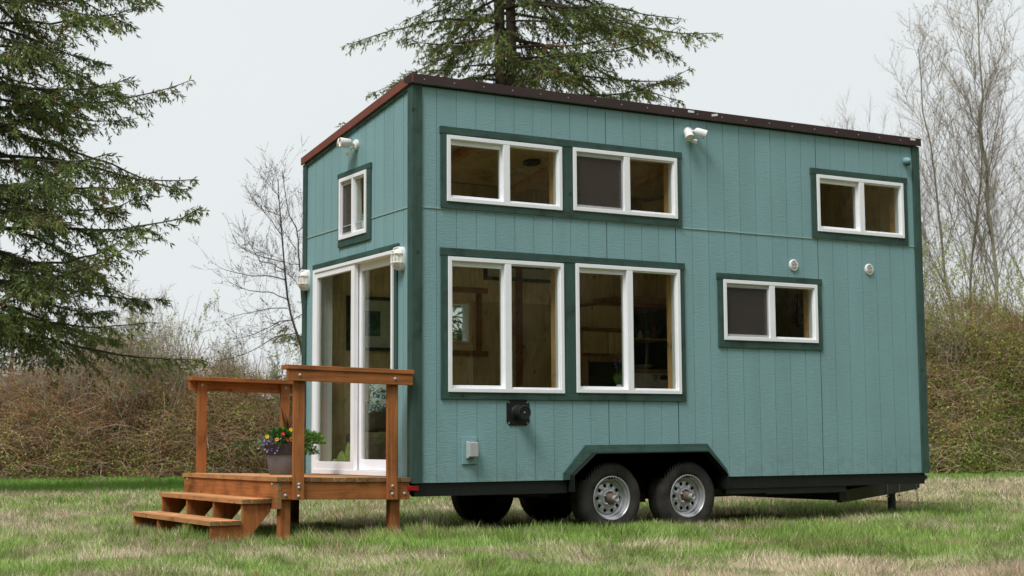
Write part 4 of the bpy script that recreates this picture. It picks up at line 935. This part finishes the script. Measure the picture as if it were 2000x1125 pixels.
def thicket(l0, l1, v0, v1, ncane, name, label, seed, green=1., hue=(1, 1, 1)):
    global rng
    rng = np.random.default_rng(seed); A_ = Acc()
    nl = int((l1-l0)/.22); nt_ = 30
    LA, TT = np.meshgrid(np.linspace(l0, l1, nl), np.linspace(0, 1, nt_)**1.6, indexing='ij')
    dep, h = surf(LA, TT); h = h*.86; P = w2(LA, dep+.25, np.where(h > .02, h, -.05)+(hn(LA*3, TT*30, 1, 35)-.5)*.25*(h > .02))
    idx = np.arange(nl*nt_).reshape(nl, nt_); F = np.stack([idx[:-1, :-1], idx[1:, :-1], idx[1:, 1:], idx[:-1, 1:]], -1).reshape(-1, 4)
    A_.add(P.reshape(-1, 3), F, 0, (.1, .07, .05))
    def latd(n):     # denser where the photograph looks
        a = rnd(n, l0, l1); b = rnd(n, v0, v1); return np.where(rnd(n) < .68, b, a)
    def sp(n, tmax=.45, pw=1.3):
        lat = latd(n); t = rnd(n)**pw*tmax; dep, h = surf(lat, t); return lat, t, dep, h
    Np = 9; ts = np.linspace(0, 1, Np)[None, :]
    RD = nrm(w2(np.array([1.]), np.array([0.]), np.array([0.]))-w2(np.array([0.]), np.array([0.]), np.array([0.])))[0]; DD = FA/np.linalg.norm(FA)
    def canes(n, Lr, archr, rad, cols_, tmax=.45, pw=1.3, vert=0., zmin=0., k=3, wob=.05, low=None):
        lat, t, dep, h = sp(n, tmax, pw)
        if low is not None: h = h*rnd(n, *low)
        an = rnd(n, 0, 2*np.pi); Ln = rnd(n, *Lr)
        dl = np.cos(an)*Ln; dd = np.sin(an)*Ln*.45-.15*Ln; up = rnd(n, *archr)*Ln
        dz = -rnd(n, 0, .5)*Ln*(1-vert)+vert*Ln*rnd(n, .5, 1.)
        dl = dl*(1-.75*vert); dd = dd*(1-.6*vert)
        base = w2(lat, dep-.02, h-.08)
        P = base[:, None, :]+RD[None, None, :]*(dl[:, None]*ts)[..., None]+DD[None, None, :]*(dd[:, None]*ts)[..., None]
        P[..., 2] += up[:, None]*4*ts*(1-ts)+dz[:, None]*ts
        ww = rng.normal(size=(n, Np, 3))*wob*Ln[:, None, None]*.35; ww[:, 0] = 0; ww = np.cumsum(ww, 1)*.6; P = P+ww
        P[..., 2] = np.maximum(P[..., 2], .02)
        rr = rnd(n, *rad)[:, None]*(1-.75*ts); V, F = tubes(P, rr, k)
        c = np.array(cols_)[rng.integers(0, len(cols_), n)]*rnd(n, .6, 1.3)[:, None]*np.array(hue)
        A_.add(V, F, 1, np.repeat(c, Np*k, 0)); return P
    tan = [(.50, .37, .24), (.60, .47, .34), (.36, .21, .11), (.46, .29, .17), (.52, .41, .31)]
    red = [(.34, .17, .085), (.46, .24, .12), (.28, .145, .07), (.48, .30, .15), (.26, .25, .11), (.11, .075, .045)]
    canes(int(ncane*.22), (.5, 1.8), (-.05, .35), (.0035, .0075), tan, .34, 1.3, wob=.09)
    canes(int(ncane*.30), (.4, 1.4), (-.1, .35), (.003, .006), red+tan, .5, 1.0, .35, wob=.09)
    canes(int(ncane*.34), (.4, 1.3), (.0, .2), (.003, .006), red, .7, .9, .9, wob=.07)
    canes(int(ncane*.30), (.2, .8), (-.1, .4), (.003, .0055), red+tan+[(.09, .10, .04)], .5, 1.2, .4)
    canes(int(ncane*.055), (.8, 2.4), (-.05, .3), (.005, .010), [(.62, .52, .42), (.5, .42, .33)], .16, 1.2, 0., low=(.1, .8), wob=.10)
    canes(int(ncane*.012), (1.2, 2.6), (.0, .25), (.006, .010), [(.26, .21, .15), (.20, .19, .12)], .6, .8, 1.0)
    # withered and fresh leaves in clumps
    nc = int(ncane*.20*max(.8, green)); lat, t, dep, h = sp(nc, .5, 1.2); cen = w2(lat, dep-.15, h*rnd(nc, .35, 1.05)+.05)
    kk = 34; n = nc*kk; p = np.repeat(cen, kk, 0)+rng.normal(size=(n, 3))*[.20, .20, .16]; p[:, 2] = np.maximum(p[:, 2], .04)
    d = randdir(n); s = nrm(np.cross(d, randdir(n)))
    gsel = (rnd(nc) < .62*green); cA = mixc((.10, .17, .03), (.40, .48, .09), rnd(nc)**1.3); cB = mixc((.20, .11, .06), (.38, .23, .12), rnd(nc))
    c = np.where(gsel[:, None], cA, cB); c = np.repeat(c, kk, 0)*rnd(n, .6, 1.3)[:, None]
    V, F = diamonds(p, d, s, rnd(n, .03, .08), rnd(n, .022, .055)); A_.add(V, F, 2, np.repeat(c, 4, 0))
    # loose leaves all over
    n = int(ncane*6); lat, t, dep, h = sp(n, .6, 1.1); p = w2(lat, dep-.25*rnd(n), h*rnd(n, .3, 1.08)+.03)
    c = np.where((rnd(n) < .5*green)[:, None], mixc((.12, .18, .03), (.32, .38, .08), rnd(n)), mixc((.16, .10, .06), (.34, .23, .14), rnd(n)))
    d = randdir(n); V, F = diamonds(p, d, nrm(np.cross(d, randdir(n))), rnd(n, .02, .05), rnd(n, .015, .03)); A_.add(V, F, 2, np.repeat(c, 4, 0))
    o = A_.build(name, [M['litter'], M['twig'], M['foliage']]); return tag(o, label, 'brambles', kind='stuff')
thicket(-34, 2, -14.5, -3.5, 12500, 'bramble_thicket', 'brown tangle of dead bramble canes behind the deck on the left', 5, .9, (1.02, .92, .85))
thicket(2, 34, 8.6, 14.5, 11000, 'bramble_thicket', 'tall budding bramble thicket behind the hitch end of the tiny house', 6, 1.5, (1.0, .97, .9))

# ------------------------------------------------------------------ CONIFERS
def conifer(base, H, z0, Lb, pw, nbr, label, seed, trunk_r=.17, twin=0., dens=1., asym=0., var=(.72, 1.08), arng=(-.04, .22), name='fir_tree', group=None, droop=0.):
    global rng
    rng = np.random.default_rng(seed); root = empty(name, tuple(base), label, 'conifer', group)
    b0 = np.array(base, dtype=float)
    g = G()
    def trunk(off, r):
        pts = [b0+np.array([off*Rt.x+math.sin(k*.9+seed)*.05, off*Rt.y+math.cos(k*1.1)*.05, H*k/14-(.1 if k == 0 else 0)]) for k in range(15)]
        g.tube(pts, [max(.012, r*(1-k/14.3)**.85) for k in range(15)], 10)
    trunk(-twin/2, trunk_r)
    if twin: trunk(twin/2, trunk_r*.95)
    g.build('trunk', M['bark'], root, smooth=True)
    A_ = Acc()
    u = (np.arange(nbr)+rnd(nbr))/nbr; hz = z0+(H-z0)*u**1.05
    Lh = Lb*np.clip(1-(hz-z0)/(H-z0), .03, 1)**pw*rnd(nbr, *var)*np.where(rnd(nbr) < .12, .6, 1)
    az = np.arange(nbr)*2.39996+rnd(nbr, -.35, .35); Lh = Lh*(1+asym*np.cos(az+YAW))
    Nb = 12; t = np.linspace(0, 1, Nb)[None]
    a = rnd(nbr, *arng)-droop+.25*(u-.3); bq = rnd(nbr, .25, .55); cq = rnd(nbr, .18, .42)
    bend = rnd(nbr, -.25, .25)
    azt = az[:, None]+bend[:, None]*t; Rr = Lh[:, None]*t
    P = np.stack([b0[0]+np.cos(azt)*Rr, b0[1]+np.sin(azt)*Rr, b0[2]+hz[:, None]+Lh[:, None]*(a[:, None]*t-bq[:, None]*t**2+cq[:, None]*t**3)], -1)
    P += np.cumsum(rng.normal(size=P.shape)*.012*Lh[:, None, None], 1)*(t[..., None] > 0)*.5
    V, F = tubes(P, (.008+.0075*Lh)[:, None]*(1-.88*t)+.002, 5); A_.add(V, F, 0, (.075, .060, .045))
    # side shoots
    reps = np.maximum(3, (Lh/.075*dens).astype(int)); bi = np.repeat(np.arange(nbr), reps); n = len(bi)
    tt = rnd(n, .10, 1.0)**.85; x = tt*(Nb-1); i0 = np.minimum(x.astype(int), Nb-2); fr = (x-i0)[:, None]
    p = P[bi, i0]*(1-fr)+P[bi, i0+1]*fr; dr = nrm(P[bi, i0+1]-P[bi, i0])
    side = nrm(np.cross(dr, [0, 0, 1.])); sg = np.where(rnd(n) < .5, -1, 1)[:, None]
    an = rnd(n, .35, 1.15)[:, None]
    d = nrm(dr*np.cos(an)+side*sg*np.sin(an)+np.array([0, 0, 1])*rnd(n, -.55, .12)[:, None])
    ls = (.18+.34*Lh[bi]*(1-tt)*rnd(n, .5, 1.))*rnd(n, .7, 1.2); ls = np.minimum(ls, 1.3)
    Ns = 5; ts = np.linspace(0, 1, Ns)[None]
    S = p[:, None]+d[:, None]*(ls[:, None]*ts)[..., None]; S[..., 2] -= (ls[:, None]*.28*ts**2)*rnd(n, .3, 1.4)[:, None]
    S += rng.normal(size=S.shape)*.012*(ts[..., None] > 0)
    V, F = tubes(S, np.full((n, 1), .0045)*(1-.6*ts), 3); A_.add(V, F, 0, (.07, .06, .04))
    # needle sprays
    rp = np.maximum(3, (ls/.024*dens).astype(int)); si = np.repeat(np.arange(n), rp); m = len(si)
    st_ = rnd(m, .05, 1.05); x = np.clip(st_, 0, .999)*(Ns-1); i0 = x.astype(int); fr = (x-i0)[:, None]
    q = S[si, i0]*(1-fr)+S[si, i0+1]*fr; ds = nrm(S[si, i0+1]-S[si, i0])
    d = nrm(ds*rnd(m, .4, 1.1)[:, None]+randdir(m)*.75+np.array([0, 0, -1])*rnd(m, -.05, .65)[:, None])
    s = nrm(np.cross(d, randdir(m)))
    V, F = diamonds(q, d, s, rnd(m, .07, .155), rnd(m, .020, .036))
    cb = mixc((.072, .105, .035), (.235, .285, .090), np.clip(rnd(n)*.6+.5*rnd(nbr)[bi]-.05, 0, 1))
    dead = rnd(n) < .05; cb[dead] = (.20, .12, .06)
    c = cb[si]*rnd(m, .7, 1.3)[:, None]
    A_.add(V, F, 1, np.repeat(c, 4, 0))
    A_.build('crown', [M['twig'], M['needles']], root)
    return root
def gp(px, dep): p = at(px, 862, dep); return (p.x, p.y, GZ)
fir_l = conifer(gp(-75, 27), 22, 3.0, 4.4, .52, 265, 'large dark fir whose branches fill the left edge of the sky', 41, .22, dens=1.05, droop=.05, var=(.80, 1.04))
fir_c = conifer(gp(988, 34), 34, 8.3, 4.3, .22, 330, 'twin trunked fir rising above the roof behind the house', 42, .165, .26, dens=1.0, droop=.02, asym=.17, var=(.45, 1.1), arng=(-.18, .2))
fir_s = conifer(gp(20, 44), 6.2, .6, 3.4, .8, 70, 'low dark evergreen behind the brambles at the far left', 43, .10, dens=.9)
fir_d = conifer(gp(255, 62), 6.6, .6, 3.2, .75, 60, 'small distant evergreen showing over the middle of the left brambles', 44, .10, dens=.7)

# ------------------------------------------------------------------ BARE TREES
def bare(base, H, label, seed, nstem=1, spread=.5, n1=26, n2=13, n3=12, r0=.10, lean=(0, 0), first=.22, buds=0, budc=((.20, .26, .05), (.42, .48, .10)), name='bare_tree', cat='bare tree', group=None, c0=(.24, .23, .165), c1=(.38, .32, .27), tw=.0030):
    global rng
    rng = np.random.default_rng(seed); root = empty(name, tuple(base), label, cat, group); b0 = np.array(base, dtype=float)
    A_ = Acc(); T_ = Acc()
    def batch(p, d, ln, r, N_, upc, wob, k, colr, acc):
        n = len(p); t = np.linspace(0, 1, N_)[None]
        P = p[:, None]+d[:, None]*(ln[:, None]*t)[..., None]; P[..., 2] += upc*ln[:, None]*t**2
        w_ = rng.normal(size=P.shape)*wob*ln[:, None, None]; w_[:, 0] = 0; P += np.cumsum(w_, 1)
        V, F = tubes(P, r[:, None]*(1-.80*t), k); acc.add(V, F, 0, np.repeat(np.array(colr)[None]*rnd(n, .75, 1.25)[:, None], N_*k, 0)); return P
    def sprout(P, reps, tlo, ang, up):
        n, N_ = P.shape[:2]; bi = np.repeat(np.arange(n), reps); m = len(bi)
        tt = tlo+(1-tlo)*((np.tile(np.arange(reps), n)+rnd(m))/reps); x = np.minimum(tt, .999)*(N_-1); i0 = x.astype(int); fr = (x-i0)[:, None]
        p = P[bi, i0]*(1-fr)+P[bi, i0+1]*fr; dr = nrm(P[bi, i0+1]-P[bi, i0])
        side = nrm(np.cross(dr, randdir(m))); an = rnd(m, *ang)[:, None]
        d = nrm(dr*np.cos(an)+side*np.sin(an)+np.array([0, 0, up])); return bi, tt, p, d
    az = rnd(nstem, 0, 6.28); sp_ = spread*.35*(nstem > 1)
    d = nrm(np.stack([np.cos(az)*sp_+lean[0], np.sin(az)*sp_+lean[1], np.ones(nstem)], 1)); ln = H*rnd(nstem, .85, 1.) if nstem > 1 else np.array([H])
    p0 = np.repeat(b0[None]-[0, 0, .1], nstem, 0)+np.stack([np.cos(az), np.sin(az), 0*az], 1)*.12*(nstem > 1)
    P = batch(p0, d, ln, np.full(nstem, r0)*rnd(nstem, .7, 1), 14, .0, .006, 8, c0, T_)
    bi, tt, p, d = sprout(P, n1, first, (.35, .75), .28); l1 = ln[bi]*(1-tt*.85)*rnd(len(bi), .28, .48)*spread/.5
    P1 = batch(p, d, l1, np.minimum(r0*.32*(1-tt*.8), .010+.009*l1), 9, .22, .018, 5, c0, T_)
    bi2, tt, p, d = sprout(P1, n2, .15, (.4, 1.0), .15); l2 = l1[bi2]*(1-tt*.6)*rnd(len(bi2), .25, .5)+.12
    P2 = batch(p, d, l2, .004+.0045*l2, 6, .12, .022, 4, c1, A_)
    bi3, tt, p, d = sprout(P2, n3, .1, (.4, 1.0), .1); l3 = l2[bi3]*rnd(len(bi3), .25, .55)+.06
    P3 = batch(p, d, l3, np.full(len(bi3), tw), 4, .06, .03, 3, c1, A_)
    if buds:
        sel = rng.integers(0, len(P3), buds); q = P3[sel, rng.integers(1, 4, buds)]; d = randdir(buds)
        V, F = diamonds(q, d, nrm(np.cross(d, randdir(buds))), rnd(buds, .03, .065), rnd(buds, .02, .045)); A_.add(V, F, 1, np.repeat(mixc(budc[0], budc[1], rnd(buds)), 4, 0))
    T_.build('trunk', [M['twig']], root); A_.build('crown', [M['twig'], M['foliage']], root); return root
BG = None
t1 = bare(gp(1925, 43), 14.2, 'tall bare alder with straight central trunk at the right edge', 61, 1, .60, 36, 11, 12, .085, first=.30, buds=900)
t2 = bare(gp(1872, 45), 12.6, 'bare alder leaning beside the corner of the house roofline', 62, 2, .62, 24, 10, 12, .065, lean=(-.04, .03), first=.30, buds=900)
t3 = bare(gp(1880, 47), 11, 'bare tree fanning out behind the top right roof corner', 63, 5, .95, 15, 11, 11, .042, lean=(-.15, .08), first=.28, buds=900)
def clone(o, px, dep, rz, sc, label):
    c = copy_tree(o); c.location = gp(px, dep); c.rotation_euler = (0, 0, rz); c.scale = (sc, sc, sc); c['label'] = label; return c
clone(t2, 2010, 44, 2.1, 1.02, 'bare alder partly cut by the right edge of the photograph')
clone(t1, 2110, 48, 2.6, 1.0, 'bare alder just outside the right edge')
for i, (px, dep, h, sd, bd, lb) in enumerate(((150, 38.5, 4.6, 71, 300, 'thin bare sapling rising from the left brambles under the fir'), (215, 39, 4.9, 72, 300, 'tallest bare sapling among the left brambles'), (285, 38.2, 4.5, 73, 2600, 'budding yellow green sapling in front of the fir branches'), (350, 40, 3.7, 74, 900, 'low budding shrub just left of the deck railing'),
        (455, 41, 3.5, 75, 900, 'fine budding shrub above the far deck railing'), (545, 39, 3.9, 76, 1400, 'budding shrub between the deck railing and the house'), (1850, 39.5, 5.4, 77, 4500, 'green budding shrub against the hitch corner of the house'), (1930, 38.8, 6.0, 78, 5500, 'tall green budding shrub in the right brambles'), (1995, 39.2, 5.8, 79, 5500, 'green budding shrub at the right edge of the brambles'), (90, 40, 3.6, 80, 200, 'bare grey sapling near the left edge of the brambles'))):
    bare(gp(px, dep), h, lb, sd, 5, .85, 7, 5, 6, .018, first=.3, buds=bd, name='shrub', cat='shrub', tw=.004)
# leaning bare tree left of the house, limbs following the photograph
rng = np.random.default_rng(90)
DT = 30.; root = empty('bare_tree', gp(600, DT), 'leafless tree with long level branches reaching left of the house', 'bare tree')
Z6 = lambda x, y: (400+x/2.445, 300+y/2.445)
limbs = [([(478, 1240), (475, 1060), (468, 930), (440, 860), (415, 790), (395, 690), (385, 590), (375, 480), (368, 380), (360, 280), (352, 200), (350, 120)], .038, 0, 0),
         ([(520, 1200), (500, 1000), (470, 760), (460, 650), (455, 560), (445, 450), (447, 370), (400, 290), (385, 200), (370, 80)], .030, .3, .2),
         ([(447, 370), (490, 330), (520, 250), (540, 170)], .012, .3, .6), ([(418, 795), (350, 800), (280, 840), (200, 880), (100, 890)], .013, 0, -1.2), ([(392, 700), (320, 665), (230, 665), (150, 640), (90, 620)], .013, 0, 1.),
         ([(385, 600), (310, 575), (220, 570), (130, 550), (60, 520)], .013, 0, -.6), ([(377, 520), (300, 500), (220, 480), (160, 450), (125, 390)], .012, 0, 1.4), ([(370, 395), (330, 350), (280, 290), (245, 240)], .010, 0, -1.),
         ([(457, 640), (420, 600), (380, 570), (320, 560)], .009, .3, -1), ([(452, 530), (400, 520), (330, 490), (260, 470)], .009, .3, 1), ([(470, 765), (440, 790), (380, 800), (300, 840), (230, 870)], .010, .3, -1.4),
         ([(440, 460), (400, 410), (375, 370), (330, 300)], .009, .3, .8), ([(430, 860), (340, 870), (250, 930), (150, 970), (70, 985)], .012, 0, .7), ([(392, 740), (300, 745), (200, 770), (100, 800)], .011, 0, 1.6),
         ([(360, 300), (300, 270), (260, 200), (240, 190)], .008, 0, .5), ([(352, 220), (330, 160), (320, 100)], .007, 0, -.5), ([(380, 560), (330, 530), (260, 520), (190, 400)], .009, 0, -1.5), ([(457, 560), (500, 500), (540, 430)], .012, .3, .5), ([(470, 700), (530, 640), (560, 540)], .012, .3, 1)]
Tk = Acc(); Cr = Acc()
for pts, r, dd, tipd in limbs:
    q = np.array([Z6(*p) for p in pts]); m = len(q); x = np.linspace(0, m-1, 14); q = np.stack([np.interp(x, np.arange(m), q[:, 0]), np.interp(x, np.arange(m), q[:, 1])], 1)
    main = r > .02; P = np.array([np.array(at(a, b, DT+dd+tipd*k/13)) for k, (a, b) in enumerate(q)]); 
    if main: P[0, 2] = min(P[0, 2], 0)
    P += np.cumsum(rng.normal(size=P.shape)*.008, 0)*(not main)
    V, F = tubes(P[None], (r*.8*(1-.8*np.linspace(0, 1, 14)))[None]+.002, 6); (Tk if main else Cr).add(V, F, 0, (.10, .085, .065))
    n = 26 if main else 24; n = int(n*.85)
    t = rnd(n, .35 if main else .08, 1)*12.99; i0 = t.astype(int); f = (t-i0)[:, None]; p = P[i0]*(1-f)+P[i0+1]*f; dr = nrm(P[i0+1]-P[i0])
    d = nrm(dr*.8+randdir(n)*.8+np.array([0, 0, .35])); ln = rnd(n, .2, .75); tt = np.linspace(0, 1, 6)[None]
    S = p[:, None]+d[:, None]*(ln[:, None]*tt)[..., None]; S[..., 2] += .18*ln[:, None]*tt**2; S += np.cumsum(rng.normal(size=S.shape)*.008, 1)*(tt[..., None] > 0)
    V, F = tubes(S, np.full((n, 1), .0028)*(1-.5*tt), 3); Cr.add(V, F, 0, (.13, .10, .085))
    n2 = n*3; si = rng.integers(0, n, n2); j = rng.integers(1, 5, n2); p = S[si, j]; d = nrm(nrm(S[si, j+1 if False else np.minimum(j+1, 5)]-S[si, j])+randdir(n2)*.7+np.array([0, 0, .2])); ln = rnd(n2, .08, .3)
    S2 = p[:, None]+d[:, None]*(ln[:, None]*np.linspace(0, 1, 4)[None])[..., None]; V, F = tubes(S2, np.full((n2, 4), .0024), 3); Cr.add(V, F, 0, (.22, .18, .15))
    nb_ = n2*2; si = rng.integers(0, n2, nb_); q = S2[si, rng.integers(1, 4, nb_)]; d = randdir(nb_); V, F = diamonds(q, d, nrm(np.cross(d, randdir(nb_))), rnd(nb_, .02, .035), rnd(nb_, .012, .02)); Cr.add(V, F, 1, (.13, .11, .07))
Tk.build('trunk', [M['twig']], root); Cr.build('crown', [M['twig'], M['foliage']], root)

# ------------------------------------------------------------------ woods beyond the frame (mirrored in the windows)
def put(o, x, y, rz, sc, label):
    c = copy_tree(o); c.location = (x, y, GZ); c.rotation_euler = (0, 0, rz); c.scale = (sc, sc, sc); c['label'] = label; c['group'] = 'trees around the field outside the frame'; return c
LB = 'tree of the wood behind the photographer'
for i, (x, y) in enumerate(((7, -40), (13, -42), (19, -40), (25, -38), (31, -35), (37, -31), (41, -25), (45, -18), (16, -47), (28, -44))):
    put(fir_l, x, y, i*1.7, .82+.07*(i % 4), LB)
for i, (x, y) in enumerate(((9, -29), (13, -30), (16, -27), (20, -29), (23, -25), (27, -25), (29, -20), (34, -19), (18, -32), (24, -31))):
    put((t1, t2, t3)[i % 3], x, y, i*2.2, .8+.05*(i % 3), 'bare tree of the wood behind the photographer')
for i, (x, y) in enumerate(((-13, 25), (-17, 21), (-20, 16), (-10, 30), (-24, 9), (-16, 29), (-21, 25), (-26, 15), (-7, 34))):
    put(fir_l, x, y, i*2.3+.5, .72+.05*(i % 3), 'fir beyond the left edge of the photograph')
clone(fir_s, 905, 37, .8, .95, 'small evergreen seen only through the windows of the house')
clone(fir_s, 735, 40, 2.2, 1.3, 'evergreen behind the house seen through its end window')

# unseen wooded ridge added behind and left to keep sky out of reflections
rng = np.random.default_rng(3)
na, nz = 260, 26
AZ = np.linspace(R(58), R(350), na); tz = np.linspace(0, 1, nz)
A2_, T2_ = np.meshgrid(AZ, tz, indexing='ij')
hh = 17+7*hn(A2_*40, A2_*0, 4, 51)+4.5*hn(A2_*90, A2_*0, 1.1, 52)
rr = 62+14*T2_+5*(hn(A2_*60, T2_*9, 1.2, 53)-.5)
Zr = hh*np.sin(np.minimum(T2_*1.25, 1)*np.pi/2)**.8*np.where(T2_ > .97, .8, 1)+2.2*(hn(A2_*120, T2_*22, 1, 54)-.5)*(T2_ > .02)
P = np.stack([CAM.x+3+np.sin(A2_)*rr, CAM.y+np.cos(A2_)*rr, np.maximum(Zr, 0)+GZ-.02], -1).reshape(-1, 3)
idx = np.arange(na*nz).reshape(na, nz); F = np.stack([idx[:-1, :-1], idx[1:, :-1], idx[1:, 1:], idx[:-1, 1:]], -1).reshape(-1, 4)
hillm, nt = newmat('added_ridge_forest'); v = coords(nt, (1, 1, .5)); a = noise(nt, v, .9, 7, .75); b = noise(nt, v, .12, 3)
rc = ramp(nt, a.outputs['Fac'], [(.32, (.012, .016, .008)), (.55, (.05, .058, .026)), (.72, (.11, .115, .07))])
finish(nt, rc.outputs[0], .95, .05, a.outputs['Fac'], 1.5, 1.0)
tag(bulk('sky_blocking_ridge', P, [F], [hillm]), kind='structure')
